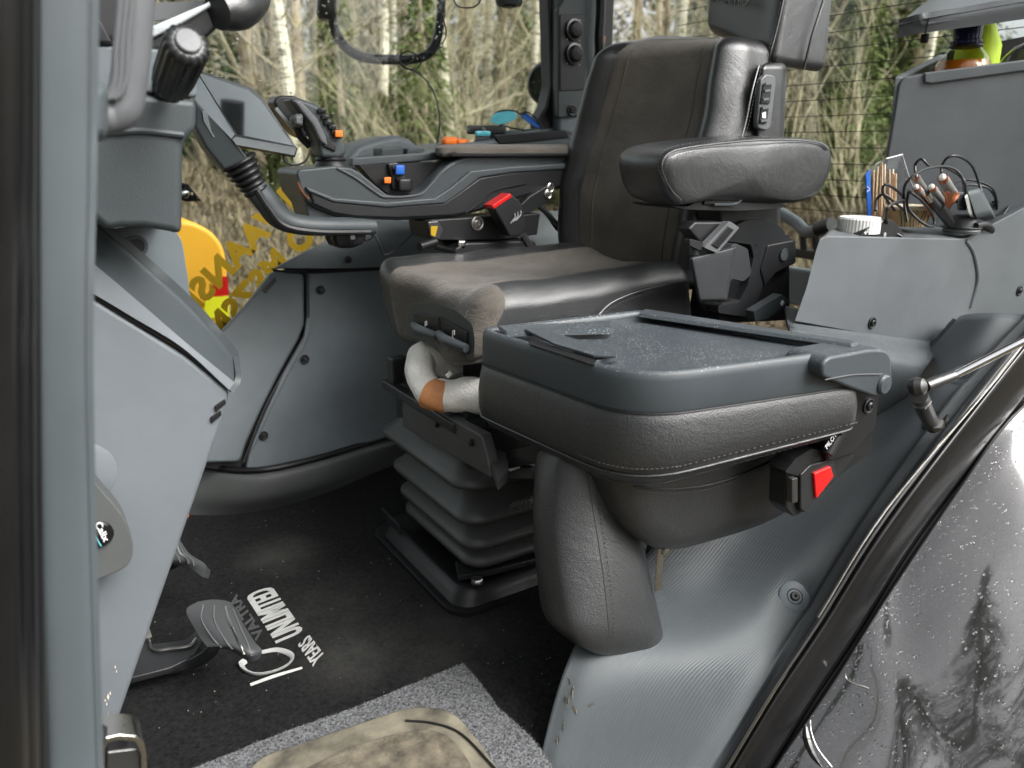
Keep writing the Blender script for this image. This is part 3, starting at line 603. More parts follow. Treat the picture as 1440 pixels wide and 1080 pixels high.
# ================================================================ side window with lettering
sg = empty('side_window', Vector((.3, 1.93, .3)), 'large side window with rain drops and mirrored yellow lettering', 'window')
GV = 1.93
part(prism([(-.9, GV, .15), (1.36, GV, .15), (1.36, GV, 1.8), (-.9, GV, 1.8)], (0, .005, 0)), 'glass', 'glass', sg, smooth=False)
def gt(s, o, e, t, **k): O = V(*o, GV-.004); text(s, O, V(*e, GV-.004)-O, V(*t, GV-.004)-O, 'lettering', 'ochre', sg, depth=.001, nrm=Vector((0, -1, 0)), **k)
gt('TI VAANSI', (442, 266), (282, 436), (417, 238), bold=.05, space=1.06)
gt('SO MSZSM', (462, 318), (312, 484), (436, 290), bold=.05, space=1.06)
dm = MB(); random.seed(21)
for k in range(900):
    px, py = random.uniform(262, 770), random.betavariate(1.2, 1.6)*330
    p = V(px, py, GV-.0005); rr = random.choice([.0011, .0015, .002, .0026])*random.uniform(.7, 1.2); dm.add(lathe([(rr, 0), (rr*.8, .3*rr), (rr*.4, .5*rr), (.00005, .55*rr)], p, (0, -1, 0), 8))
dm = dm.build('rain_drops', 'water', sg); dm['kind'] = 'stuff'
# mirror frame outside the window
mf = empty('mirror_frame', V(540, 90, 2.15), 'black tubular mirror frame hanging outside the side window', 'mirror frame')
part(tube(V3((470, -90, 2.15), (466, -20, 2.15), (467, 25, 2.15), (480, 60, 2.15), (510, 80, 2.15), (560, 84, 2.15), (595, 80, 2.15), (612, 62, 2.15), (619, 30, 2.15), (621, -20, 2.15), (622, -90, 2.15)), .0135, 14, n=8), 'bar', 'black_satin', mf)
part(lathe([(.02, 0), (.026, .01), (.026, .06), (.02, .075)], V(459, 28, 2.12), V(462, -60, 2.12)-V(459, 28, 2.12), 20), 'knuckle', 'black', mf)
cb = tube(V3((622, 20, 2.1), (627, 50, 2.1), (612, 72, 2.1), (590, 76, 2.12), (570, 92, 2.13), (562, 80, 2.13), (575, 72, 2.12), (592, 84, 2.13), (586, 96, 2.12), (568, 95, 2.1), (558, 76, 2.12), (566, 92, 2.1), (592, 106, 2.05), (610, 130, 1.98), (618, 165, 1.9), (616, 195, 1.86), (608, 212, 1.84)), .0022, 7, n=8)
tag(part(cb, 'aerial_cable', 'cable'), 'thin black cable wound on the mirror bar and dropping to the shelf', 'cable')
tag(part(tube(V3((632, -30, 1.95), (640, 4, 1.95), (655, 11, 1.95), (672, 6, 1.95), (684, -20, 1.95)), .002, 6), 'hanging_cable', 'cable'), 'short black cable loop at the top of the window', 'cable')
cc = empty('camera_pod', V(715, 3, 1.9), 'small dark round pod at the top edge of the window', 'camera')
part(lathe([(.032, 0), (.036, .008), (.036, .04), (.02, .05)], V(716, 8, 1.88), (0, 0, 1), 24), 'housing', 'panel_dark', cc); part(lathe([(.02, -.002), (.018, .003)], V(716, 8, 1.88)-Vector((0, 0, .001)), (0, 0, -1), 20), 'lens_ring', 'black', cc)
# ================================================================ pillar with two round dials
kp = empty('window_pillar', V(810, 190, 1.85), 'dark grey pillar with two round dials between side and rear windows', 'pillar')
part(prism(Vs(1.86, (770, -60), (786, -60), (786, 178), (760, 186), (757, 168), (768, 150), (775, 120)), (0, .05, 0)), 'seal', 'rubber', kp, bevel=.006)
part(prism(Vs(1.83, (786, -60), (848, -60), (840, 60), (822, 195), (786, 186)), (0, .09, 0)), 'body', 'panel', kp, bevel=.01)
part(prism(fillet(Vs(1.818, (785, 12), (792, 2), (796, -40), (822, -40), (826, 2), (828, 12), (822, 162), (785, 166)), .008), (0, .02, 0)), 'cover', 'panel_dark', kp, bevel=.004)
part(prism(fillet(Vs(1.814, (788, 20), (824, 20), (822, 126), (788, 128)), .006), (0, .006, 0)), 'dial_plate', 'black', kp, bevel=.0015)
for y in (42, 76):
    p = V(807, y, 1.812); k_ = part(lathe([(.0275, 0), (.0275, .006), (.0225, .007), (.022, .002)], p, (0, -1, 0), 32), 'dial_ring', 'metal_dark', kp)
    part(lathe([(.0215, 0), (.021, .014), (.017, .02), (.001, .021)], p, (-.1, -1, 0), 32), 'dial', 'black_satin', kp)
    for a in (-40, 40, 140): part(box(p+Vector((.033*math.sin(math.radians(a)), .0015, -.033*math.cos(math.radians(a)))), (.004, .001, .004)), 'dial_mark', 'icon_grey', kp)
screw(V(805, 155, 1.814), (0, -1, 0), 'screw', kp, .009)
sp = empty('work_lamp', V(768, 120, 2.05), 'round black work lamp outside against the pillar', 'lamp')
part(lathe([(.01, -.05), (.05, -.04), (.062, -.01), (.064, .02), (.055, .03)], V(772, 118, 2.06), (-.75, -.5, 0), 32), 'housing', 'black_satin', sp)
part(lathe([(.052, .031), (.05, .034)], V(772, 118, 2.06), (-.75, -.5, 0), 32), 'lens', 'screen', sp)
st = part(tube(V3((846, -40, 1.8), (845, 20, 1.8), (843, 60, 1.8), (848, 110, 1.8)), .014, 8), 'curtain_strap', 'rubber', None); tag(st, 'dark vertical strap hanging beside the dial pillar', 'strap')
pr = empty('rear_pillar', V(855, 60, 1.82), 'black rear window post left of the driver backrest', 'pillar')
part(prism(Vs(1.85, (836, -60), (868, -60), (862, 90), (836, 90)), (0, .07, 0)), 'post', 'rubber', pr, bevel=.01)
part(prism(Vs(1.83, (842, 50), (852, 50), (850, 80), (841, 80)), (0, .02, 0)), 'clip', 'copper', pr, bevel=.003)
# ================================================================ rear window with heater wires
rw = empty('rear_window', Vector((2.15, 1.2, .4)), 'heated rear window crossed by thin dark wires', 'window')
GU = 2.15
part(prism([(GU, .3, .35), (GU, 2.3, .35), (GU, 2.3, 1.9), (GU, .3, 1.9)], (.005, 0, 0)), 'glass', 'glass', rw, smooth=False)
for i in range(20):
    z = .56+i*.047; o = part(bar((GU-.002, .35, z), (GU-.002, 2.25, z+.0), .001, .0022), 'heater_wire', 'rubber', rw, smooth=False)
part(bar((GU-.01, .3, .36), (GU-.01, 2.3, .36), .05, .12), 'lower_frame', 'panel', rw, bevel=.01)
part(bar((GU-.02, .3, .47), (GU-.02, 2.3, .47), .03, .03), 'rubber_seal', 'rubber', rw, bevel=.006)
dm = MB()
for k in range(160): p = U(random.uniform(1105, 1250), random.uniform(0, 300), GU-.0005); rr = random.uniform(.001, .002); dm.add(lathe([(rr, 0), (rr*.7, .4*rr), (.00005, .55*rr)], p, (-1, 0, 0), 8))
o = dm.build('rain_drops', 'water', rw); o['kind'] = 'stuff'
hb = empty('rear_window_handle', U(1130, 330, 1.98), 'grey angled handle bar on the rear window behind the armrest', 'handle')
part(tube([U(1085, 292, 2.02), U(1118, 312, 2.0), U(1135, 326, 1.98), U(1160, 320, 1.96)], .018, 14, n=8), 'bar', 'panel', hb)
part(tube([U(1150, 322, 1.96), U(1170, 316, 1.955)], .022, 16, smooth=False), 'grip_ring', 'rubber', hb)
for x in (1128, 1146): part(bar(U(x, 325, 1.99), U(x+2, 352, 2.0), .016, .016), 'strut', 'black', hb, bevel=.002)

# ================================================================ cab roof (above the view; shades the interior)
rf = empty('cab_roof', Vector((.7, 1.3, 1.75)), 'dark cab roof panel over the seat, above the picture', 'roof')
part(prism([(-.55, .72, 1.78), (2.3, .72, 1.78), (2.3, 2.05, 1.78), (-.55, 2.05, 1.78)], (0, 0, .12)), 'roof_panel', 'panel', rf, bevel=.03)
# ================================================================ front door pillar
fp = empty('door_pillar', V(90, 1075, .62), 'grey front door pillar with dark glossy door seal at the left edge', 'pillar')
rows = []
for y, xs in ((-60, (36, 44, 80, 118, 132)), (200, (38, 46, 82, 118, 130)), (500, (44, 52, 84, 115, 124)), (800, (54, 62, 92, 122, 131)), (1000, (61, 70, 98, 128, 137)), (1180, (68, 76, 104, 134, 142))):
    rows.append([V(xs[0], y, .610), V(xs[1], y, .6015), V(xs[2], y, .600), V(xs[3]+2, y, .602), V(xs[4]-2, y, .612), V(xs[4]-10, y, .70)])
part(Patch(rows, 7).mesh(.004), 'pillar_cover', 'pillar', fp)
for n, a, b, v, m, r in (('outer_seal', 6, 22, .57, 'gloss', .016), ('seal_lip', 26, 38, .585, 'skirt', .0032), ('inner_seal', 38, 52, .59, 'gloss', .0075), ('outer_trim', -20, -2, .56, 'gloss', .02)):
    part(tube(V3((a, -60, v), (a+1, 300, v), (a+5, 700, v), (b, 1180, v)), r, 16), n, m, fp)
part(tube(V3((31, -60, .575), (31, 300, .575), (37, 700, .575), (50, 1180, .575)), .0018, 6), 'bright_edge', 'silver', fp)
# grab handle
gh = empty('grab_handle', V(150, 165, .7), 'grey ribbed grab handle mounted on the front door pillar', 'handle')
hp = V3((196, -120, .7), (192, -20, .7), (187, 60, .7), (180, 120, .7), (172, 152, .7), (150, 163, .7), (110, 160, .69))
part(tube(hp, [.0135, .0135, .0135, .014, .014], 18, n=8, flat=1.0), 'bar', 'grip', gh)
for i, dx in enumerate((-20, -12, -4)):
    part(tube([V(a+dx+(4 if b > 100 else 0), b, .684) for a, b in ((194, -120), (190, -20), (183, 60), (177, 105), (171, 128), (160, 139))], .0024, 8, n=8), 'rib', 'grip', gh)
part(rcube([V(x+(0), y, v) for x in (100, 152) for v in (.62, .72) for y in (200, 112)], (.6, .5, .5)), 'mount', 'pillar', gh)
# ================================================================ steering column
sc_ = empty('steering_column', V(200, 420, 1.0), 'dark grey steering column cover with ribbed black stalk knob', 'steering column')
up = [(100, 62), (212, 68), (272, 74), (277, 100), (278, 138), (200, 130), (100, 124)]
part(prism(fillet(Vs(.99, *up), .006), (0, .17, 0)), 'upper_cover', 'panel', sc_, bevel=.008)
lo = [(100, 126), (200, 132), (278, 140), (277, 183), (268, 191), (258, 203), (257, 331), (240, 326), (205, 320), (172, 320), (150, 324), (122, 300), (100, 290)]
part(prism(Vs(.985, *lo), (0, .17, 0)), 'lower_cover', 'panel_dark', sc_, bevel=.009)
part(tube(Vs(.984, (110, 186), (160, 186), (200, 184), (258, 190)), .004, 8), 'moulded_lip', 'panel_dark', sc_)
part(prism(fillet(Vs(.982, (220, 106), (250, 104), (256, 140), (248, 144), (222, 138), (214, 126)), .006), (0, .02, 0)), 'stalk_opening', 'rubber', sc_, bevel=.003)
kb, kt = V(239, 122, .93), V(263, 62, .85); ax = (kt-kb); Lk = ax.length
part(tube([V(236, 130, .97), kb+ax*.3], .0095, 14, smooth=False), 'stalk', 'black_satin', sc_)
part(lathe([(.012, 0), (.019, .004), (.021, Lk*.3), (.022, Lk*.95), (.021, Lk), (.018, Lk+.0035), (.0135, Lk+.004)], kb, ax, 96, ribs=16, amp=.07), 'knob', 'black_satin', sc_, angle=60)
part(lathe([(.0125, -.002), (.0125, .0025), (.011, .004), (.001, .0045)], kt+ax.normalized()*.004, ax, 32), 'knob_cap', 'grip', sc_)
# lower joint
part(prism(crs(Vs(1.13, (140, 330), (160, 322), (205, 318), (250, 328), (262, 375), (266, 408), (262, 440), (140, 440)), 4, True), (0, .12, 0)), 'joint_cover', 'panel', sc_, bevel=.02)
p = V(192, 346, 1.128); part(lathe([(.014, -.002), (.014, .0015), (.0095, .001), (.009, -.001)], p, (0, -1, 0), 24), 'screw_socket', 'panel_dark', sc_); part(lathe([(.0085, 0), (.0085, .0016)], p, (0, -1, 0), 20), 'screw_hole', 'rubber', sc_)
# steering wheel
wh = empty('steering_wheel', V(230, 0, 1.05), 'black leather steering wheel with silver spoke, cropped by the top edge', 'steering wheel')
part(prism(Vs(1.0, (200, 62), (300, -6), (330, -12), (318, 28), (292, 52), (240, 66), (205, 74)), (0, .03, 0)), 'spoke', 'black_satin', wh, bevel=.006)
part(prism(Vs(.992, (195, 52), (215, 36), (290, 4), (312, -14), (300, 8), (255, 34), (205, 58)), (0, .008, 0)), 'spoke_trim', 'silver', wh, bevel=.002)
part(tube(V3((350, -130, 1.2), (352, -60, 1.12), (350, -12, 1.05), (334, 10, 1.0), (306, 16, .985)), [.026, .027, .027, .025, .02], 20, n=8), 'rim', 'leather_smooth', wh)
part(rcube([V(x, y, v) for x in (96, 176) for v in (1.0, 1.1) for y in (66, -80)], .25), 'hub', 'black', wh)
part(prism(Vs(.985, (128, 20), (143, 32), (158, 60), (128, 58)), (0, .01, 0)), 'hub_spoke', 'black_satin', wh, bevel=.002)
part(prism(Vs(1.2, (205, 5), (290, 0), (300, 20), (210, 30)), (0, .01, 0)), 'rear_vent', 'grip', wh)
# ================================================================ instrument pedestal
pd = empty('dash_pedestal', V(160, 1030, 1.08), 'blue grey dash pedestal with dark sloping ridge left of the pedals', 'dash pedestal')
side = [(80, 396), (120, 412), (190, 455), (262, 500), (325, 552), (322, 562), (312, 596), (160, 1034), (150, 1050), (80, 1060)]
part(prism(Vs(1.05, *side), (0, .2, 0)), 'side_panel', 'panel_lit', pd, bevel=.008)
for (a, b) in ((302, 572), (296, 588)):
    part(prism(Vs(1.046, (a, b), (a+15, b-10), (a+16, b-4), (a+2, b+8)), (0, .008, 0)), 'vent_slot', 'rubber', pd, bevel=.001)
lowr = [V(x, y, 1.045) for x, y in ((80, 390), (120, 407), (190, 448), (258, 490), (322, 548))]
midr = [V(x, y, 1.048) for x, y in ((80, 338), (120, 362), (190, 420), (262, 482), (330, 538))]
upr = [V(x, y, 1.10) for x, y in ((80, 285), (122, 306), (196, 366), (272, 436), (328, 502))]
bkr = [p+Vector((-.02, .14, .0)) for p in upr]
def lerp3(A, B, t): return [a.lerp(b, t) for a, b in zip(A, B)]
part(Patch([lowr, lerp3(lowr, midr, .5), midr], 8).mesh(.01), 'ridge_face', 'panel_lit', pd)
part(Patch([midr, lerp3(midr, upr, .3), lerp3(midr, upr, .8), upr, lerp3(upr, bkr, .2), bkr], 8).mesh(.01), 'ridge_top', 'panel_dark', pd)
endc = [V(322, 548, 1.045), V(331, 532, 1.052), V(330, 516, 1.075), V(328, 500, 1.10)]
part(Patch([endc, [p+Vector((.006, .05, -.002)) for p in endc], [p+Vector((0, .16, -.004)) for p in endc]], 6).mesh(.008), 'ridge_end', 'panel_dark', pd)
part(tube(Vs(1.05, (80, 393), (120, 409), (190, 452), (262, 496), (325, 550)), .0022, 6), 'gap_line', 'rubber', pd)
part(lathe([(.0415, -.01), (.041, .002), (.036, .004), (.001, .006)], V(114, 666, 1.05), (0, -1, 0), 48), 'round_boss', 'panel_lit', pd)
ml = MB(); random.seed(9)
for (x, y, w_, h_) in ((152, 980, 3, 9), (150, 990, 2, 5), (155, 975, 2, 5), (152, 1008, 1.2, 16), (162, 938, 2, 4), (164, 944, 1.4, 5), (148, 985, 2, 3)):
    ml.add(prism(Vs(1.049, (x, y-h_/2), (x+w_/2, y), (x+w_*.2, y+h_/2), (x-w_/2, y+1)), (0, .002, 0)))
ml.build('paint_scratch', 'cream', pd)
# heater plug cover
hc = empty('heater_plug_cover', V(150, 800, 1.0), 'brown grey plug cover with round black emblem on the pedestal', 'plug cover')
part(prism(crs(Vs(1.0, (112, 655), (124, 668), (150, 697), (176, 730), (187, 765), (184, 788), (170, 802), (125, 820), (110, 824)), 3, True), (0, .045, 0)), 'cover', 'skirt', hc, bevel=.006)
p = V(138, 752, .998); part(lathe([(.0175, -.002), (.0175, .001), (.015, .0035), (.001, .005)], p, (0, -1, 0), 40), 'emblem', 'gloss', hc)
O = V(133, 737, .992); text('Calix', O, V(146, 763, .992)-O, V(142, 732, .992)-O, 'emblem_text', 'icon', hc, depth=.0006, nrm=Vector((0, -1, 0)), bold=.02)
part(tube(Vs(.9915, (132, 746), (136, 757), (142, 768)), .0009, 6), 'emblem_line', 'lens', hc)
# bottom hinge bracket
hg = empty('door_bracket', V(150, 1080, .7), 'worn steel door hinge bracket at the bottom left corner', 'hinge')
part(tube([V(95, 1120, .66), V(124, 1030, .68)], .016, 20, smooth=False), 'pin', 'metal_dark', hg)
part(lathe([(.016, 0), (.014, .006), (.001, .01)], V(124, 1030, .68), V(124, 1030, .68)-V(95, 1120, .66), 20), 'pin_head', 'metal_dark', hg)
bend = Vs(.7, (140, 1120), (140, 1050), (146, 1038), (168, 1033), (192, 1035), (203, 1044), (206, 1062), (207, 1120), (199, 1120), (198, 1062), (190, 1044), (168, 1041), (152, 1045), (148, 1055), (148, 1120))
part(prism(bend, (0, .035, 0)), 'bracket', 'metal', hg, bevel=.0015)
part(prism(Vs(.705, (150, 1058), (198, 1052), (198, 1120), (150, 1120)), (0, .03, 0)), 'bracket_plate', 'metal_dark', hg, bevel=.002)
part(prism(fillet(Vs(.68, (88, 1120), (90, 1076), (102, 1068), (130, 1070), (138, 1082), (140, 1120)), .004), (0, .03, 0)), 'bracket_foot', 'metal_dark', hg, bevel=.003)
# ================================================================ pedals
def pedal(name, label, face, vtop, thick, arm):
    t = empty(name, face[0][0], label, 'pedal')
    pt = Patch(face, 6); part(pt.mesh(thick), 'pad', 'pedal', t)
    for s in (.22, .4, .58, .72): part(tube([pt.at(a, s)[0]+pt.at(a, s)[1]*.0008 for a in (.12, .35, .6, .82)], .0011 if s != .58 else .002, 6), 'pad_rib', 'grip' if s != .58 else 'metal', t)
    return t
A = [[Z(278, 846, .115), Z(300, 843, .118), Z(322, 846, .116), Z(330, 854, .112)], [Z(262, 858, .112), Z(292, 862, .118), Z(328, 866, .116), Z(343, 878, .108)],
     [Z(274, 884, .108), Z(302, 890, .115), Z(340, 896, .11), Z(358, 902, .102)], [Z(290, 908, .102), Z(320, 908, .106), Z(350, 918, .10), Z(368, 914, .094)], [Z(300, 912, .09), Z(322, 914, .094), Z(350, 930, .082), Z(366, 926, .080)]]
bp_ = pedal('brake_pedal', 'grey ribbed pedal over the carpet lettering on a black bracket', A, 0, .016, None)
part(tube([Z(312, 880, .095), Z(300, 912, .07), Z(285, 925, .05), Z(262, 935, .03), Z(205, 945, .03)], .009, 10), 'arm', 'black', bp_)
part(prism([Z(*p, .03) for p in ((170, 925), (206, 912), (214, 914), (262, 908), (276, 896), (290, 905), (276, 930), (240, 948), (175, 965))], (0, 0, .012)), 'bracket', 'black', bp_, bevel=.003)
part(tube([Z(*p, .045) for p in ((206, 880), (210, 900), (216, 914), (240, 912), (266, 908), (276, 898))], .0022, 8), 'bracket_edge', 'metal', bp_)
part(bar(Z(204, 885, .06), Z(208, 900, .05), .012, .012), 'bolt', 'metal', bp_)
B_ = [[Z(232, 756, .12), Z(244, 752, .12), Z(252, 757, .118)], [Z(230, 775, .12), Z(250, 776, .12), Z(266, 778, .115)], [Z(228, 788, .115), Z(258, 786, .115), Z(290, 795, .105)], [Z(232, 794, .1), Z(262, 797, .1), Z(286, 812, .09)]]
cp_ = pedal('clutch_pedal', 'farther grey pedal half hidden behind the pedestal edge', B_, 0, .016, None)
part(tube([Z(250, 790, .1), Z(225, 800, .06), Z(190, 805, .04)], .009, 10), 'arm', 'black', cp_)
tg = part(prism(fillet([Z(*p, .1) for p in ((250, 722), (262, 717), (266, 726), (260, 732), (256, 740), (248, 738))], .002), (0, 0, .01)), 'orange_tag', 'orange', None, bevel=.002); tag(tg, 'small orange plastic tag sticking out behind the pedestal', 'tag')
# ================================================================ monitor
mo = empty('control_monitor', V(345, 240, 1.5), 'tilted touch screen reflecting the sky, seen from the side', 'monitor')
def Mp(x, y, v): return V(x, y, v)
scr = [Mp(276, 98, 1.50), Mp(350, 123, 1.515), Mp(416, 208, 1.47), Mp(330, 190, 1.455)]
nn = (scr[1]-scr[0]).cross(scr[3]-scr[0]).normalized(); scr[2] = PL(416, 208, scr[0], nn)
if nn.dot(EYE-scr[0]) < 0: nn = -nn
nn = Vector((-.16, -.93, .30)).normalized(); p00 = V(345, 160, 1.49); scr = [PL(*q, p00, nn) for q in ((276, 98), (350, 123), (416, 208), (330, 190))]
bz = [PL(*q, p00, nn) for q in ((274, 97), (352, 122), (368, 135), (419, 209), (330, 191))]
part(prism(bz, -nn*.028), 'housing', 'panel_dark', mo, bevel=.003)
ins = [PL(*q, p00, nn) for q in ((279, 103), (349, 127), (366, 141), (412, 205), (333, 189))]
part(prism([p+nn*.0012 for p in ins], -nn*.004), 'screen', 'screen', mo, smooth=False)
part(prism([Mp(320, 202, 1.44), Mp(330, 191, 1.45), Mp(418, 207, 1.46), Mp(414, 219, 1.45)], (.01, .03, -.004)), 'bottom_edge', 'panel_dark', mo, bevel=.002)
part(prism([Mp(272, 100, 1.49), Mp(279, 104, 1.49), Mp(331, 190, 1.45), Mp(319, 203, 1.43), Mp(274, 150, 1.44)], (0, .03, 0)), 'side_frame', 'panel', mo, bevel=.003)
part(prism([Mp(274, 138, 1.42), Mp(330, 200, 1.40), Mp(352, 224, 1.42), Mp(316, 240, 1.42), Mp(290, 208, 1.42), Mp(274, 178, 1.42)], (0, .05, 0)), 'rear_arm', 'panel_dark', mo, bevel=.006)
part(prism([Mp(284, 155, 1.415), Mp(290, 157, 1.415), Mp(308, 190, 1.415), Mp(300, 194, 1.415), Mp(286, 170, 1.415)], (0, .01, 0)), 'arm_recess', 'panel', mo, bevel=.001)
a, b = Mp(333, 224, 1.45), Mp(362, 272, 1.45); pr_ = []; Lb = (b-a).length
for i in range(6):
    h = Lb*i/6; r_ = .034-.0022*i; pr_ += [(r_*.86, h), (r_, h+Lb*.05), (r_*.98, h+Lb*.11), (r_*.84, h+Lb*.14)]
part(lathe(pr_, a, b-a, 32), 'arm_gaiter', 'rubber', mo, angle=80)
part(tube([Mp(352, 256, 1.45), Mp(372, 280, 1.45), Mp(390, 303, 1.45), Mp(412, 314, 1.45), Mp(450, 318, 1.45), Mp(524, 318, 1.47)], [.022, .024, .023, .02, .019, .018], 16, n=8, flat=.9), 'support_tube', 'panel_dark', mo)
part(tube([Mp(360, 266, 1.43), Mp(380, 296, 1.43), Mp(402, 318, 1.43), Mp(450, 326, 1.43), Mp(520, 326, 1.45)], .006, 8, n=8), 'tube_lip', 'black', mo)
part(rcube([Mp(x, y, v) for x in (424, 524) for v in (1.46, 1.54) for y in (328, 308)], .4), 'pivot_block', 'panel_dark', mo)
part(lathe([(.012, -.025), (.016, -.012), (.038, -.01), (.04, 0), (.034, .012), (.015, .02)], V(486, 334, 1.48), (0, 0, -1), 28, ribs=7, amp=.12), 'clamp_knob', 'rubber', mo)
tag(part(tube([V(398, 218, 1.46), V(402, 228, 1.46), V(416, 232, 1.46), V(430, 226, 1.46), V(436, 212, 1.47)], .0022, 7), 'monitor_cable', 'cable'), 'thin black cable sagging between monitor and joystick', 'cable')
tag(part(tube([V(508, 322, 1.48), V(520, 324, 1.47), V(524, 334, 1.47), V(514, 338, 1.47), V(510, 328, 1.46), V(526, 330, 1.46), V(534, 345, 1.46), V(541, 358, 1.5), V(560, 348, 1.56), V(600, 308, 1.6)], .0022, 7, n=8), 'console_cable', 'cable'), 'looped black cable hanging under the arm console', 'cable')
# phone mount behind joystick
pm = empty('phone_mount', V(420, 190, 1.55), 'black device mount behind the joystick', 'mount')
part(prism(fillet([V(384, 142, 1.56), V(392, 134, 1.56), V(414, 134, 1.56), V(440, 150, 1.56), V(442, 165, 1.56), V(432, 196, 1.56), V(418, 190, 1.56), V(400, 170, 1.56)], .008), (.0, .05, 0)), 'holder', 'black', pm, bevel=.005)
part(tube([V(415, 165, 1.53), V(422, 190, 1.53), V(436, 205, 1.53)], .008, 10), 'arm', 'black', pm)
part(lathe([(.014, 0), (.016, .01), (.014, .03)], V(424, 168, 1.5), (0, 1, 0), 20), 'ball_joint', 'panel_dark', pm)
part(bar(V(388, 152, 1.555), V(424, 196, 1.555), .004, .006), 'edge_rail', 'silver', pm)
# ================================================================ joystick
js = empty('joystick', V(460, 232, 1.52), 'dark grey drive joystick with black keys and an orange button', 'joystick')
body = Vs(1.47, (407, 138), (420, 137), (444, 146), (456, 154), (466, 178), (478, 190), (487, 206), (489, 216), (478, 223), (452, 222), (448, 200), (437, 178), (420, 158))
part(prism(body, (0, .055, 0)), 'grip', 'panel_dark', js, bevel=.008)
part(prism(Vs(1.462, (412, 141), (424, 142), (446, 166), (458, 190), (462, 206), (452, 200), (440, 176)), (0, .02, 0)), 'grip_facet', 'grip', js, bevel=.004)
part(prism(Vs(1.465, (452, 186), (474, 204), (472, 214), (455, 206)), (0, .01, 0)), 'lower_facet', 'black', js, bevel=.003)
part(rcube([V(x, y, v) for x in (414, 426) for v in (1.44, 1.5) for y in (178, 160)], .6), 'thumb_rest', 'grip', js)
for i, (x, y) in enumerate(((447, 153), (452, 162), (456, 170), (462, 176), (466, 183))):
    part(rcube([V(x+dx, y+dy, v) for dx in (0, 11) for v in (1.462, 1.5) for dy in (6, -1)], .3, n=1, k=2), 'key', 'black_satin', js)
part(rcube([V(x, y, v) for x in (471, 482) for v in (1.455, 1.475) for y in (193, 183)], .3, n=1, k=2), 'orange_button', 'orange', js)
part(lathe([(.034, 0), (.032, .006), (.028, .012), (.03, .016), (.024, .024), (.026, .03), (.022, .04)], V(466, 236, 1.5), (0, 0, 1), 32), 'boot', 'rubber', js)
# ================================================================ arm console right of the seat
ac = empty('arm_console', V(620, 300, 1.5), 'long dark grey armrest console with levers on the far side of seat', 'arm console')
CV = 1.46
outl = [(417, 244), (421, 238), (470, 233), (494, 236), (508, 244), (530, 262), (545, 274), (570, 277), (590, 272), (602, 262), (616, 244), (634, 228), (655, 221), (800, 219), (830, 219), (830, 256), (800, 262), (745, 276), (700, 288), (672, 298), (640, 305), (560, 310), (500, 308), (470, 303), (438, 290), (424, 272)]
part(prism(Vs(CV, *outl), (0, .13, 0)), 'housing', 'panel_dark', ac, bevel=.006)
band = [(434, 268), (470, 284), (545, 290), (625, 285), (650, 268), (675, 250), (720, 242), (800, 236), (830, 234), (830, 254), (800, 260), (745, 273), (700, 286), (672, 296), (640, 303), (560, 307), (500, 305), (470, 300), (442, 288)]
part(prism(Vs(CV-.006, *band), (0, .01, 0)), 'lower_band', 'black', ac, bevel=.004)
band2 = [(430, 262), (470, 278), (545, 284), (612, 278), (636, 262), (662, 240), (720, 234), (830, 228), (830, 236), (720, 243), (676, 250), (652, 268), (627, 286), (545, 292), (470, 285), (434, 270)]
part(prism(Vs(CV-.010, *band2), (0, .012, 0)), 'upper_band', 'panel_dark', ac, bevel=.004)
part(tube(Vs(CV-.008, (655, 300), (680, 282), (695, 268), (740, 258)), .0015, 6), 'seam_line', 'rubber', ac)
part(tube(Vs(CV-.002, (474, 236), (500, 250), (528, 270), (545, 277), (588, 274), (604, 262), (622, 242), (640, 230)), .002, 6), 'edge_line', 'grip', ac)
part(rcube([V(x, y, v) for x in (612, 850) for v in (CV-.012, 1.60) for y in (221, 203)], (.12, .35, .7)), 'arm_pad', 'suede', ac)
part(tube(Vs(CV-.014, (622, 219), (640, 215), (655, 218), (850, 217)), .003, 6), 'pad_piping', 'leather_smooth', ac)
part(prism(Vs(1.52, (495, 222), (700, 208), (700, 216), (600, 226), (495, 234)), (0, .02, 0)), 'back_rail', 'panel_dark', ac, bevel=.003)
part(prism(Vs(1.5, (505, 232), (620, 228), (600, 262), (580, 276), (548, 274), (528, 258)), (0, .03, 0)), 'lever_well', 'rubber', ac)
part(prism(Vs(CV+.03, (546, 230), (560, 228), (572, 262), (566, 268), (552, 266), (550, 246)), (0, .03, 0)), 'lever', 'black_satin', ac, bevel=.003)
for i in range(4): part(bar(V(552+i*3, 236+i*8, CV+.026), V(562+i*3, 234+i*8, CV+.026), .003, .006), 'lever_rib', 'panel_dark', ac)
part(rcube([V(x+s, y, v) for x, s in ((556, 0), (569, 0)) for v in (CV+.01, CV+.04) for y in (246, 232)], .3, n=1, k=2), 'blue_lever_cap', 'blue', ac)
part(rcube([V(x, y, v) for x in (540, 550) for v in (CV+.01, CV+.03) for y in (258, 249)], .3, n=1, k=2), 'orange_lever_cap', 'orange', ac)
part(rcube([V(x, y, v) for x in (560, 580) for v in (CV+.01, CV+.04) for y in (270, 250)], .5, n=2, k=3), 'roller', 'black', ac)
part(prism(Vs(CV-.003, (682, 238), (696, 237), (701, 245), (685, 246)), (0, .003, 0)), 'flag_sticker', 'icon', ac, smooth=False)
part(prism(Vs(CV-.0035, (687, 237.6), (689, 237.5), (693, 245.5), (690.5, 245.6)), (0, .003, 0)), 'flag_cross', 'blue', ac, smooth=False)
part(prism(Vs(CV-.0035, (683, 241), (698, 240.5), (699, 242.3), (684, 243)), (0, .003, 0)), 'flag_cross', 'blue', ac, smooth=False)
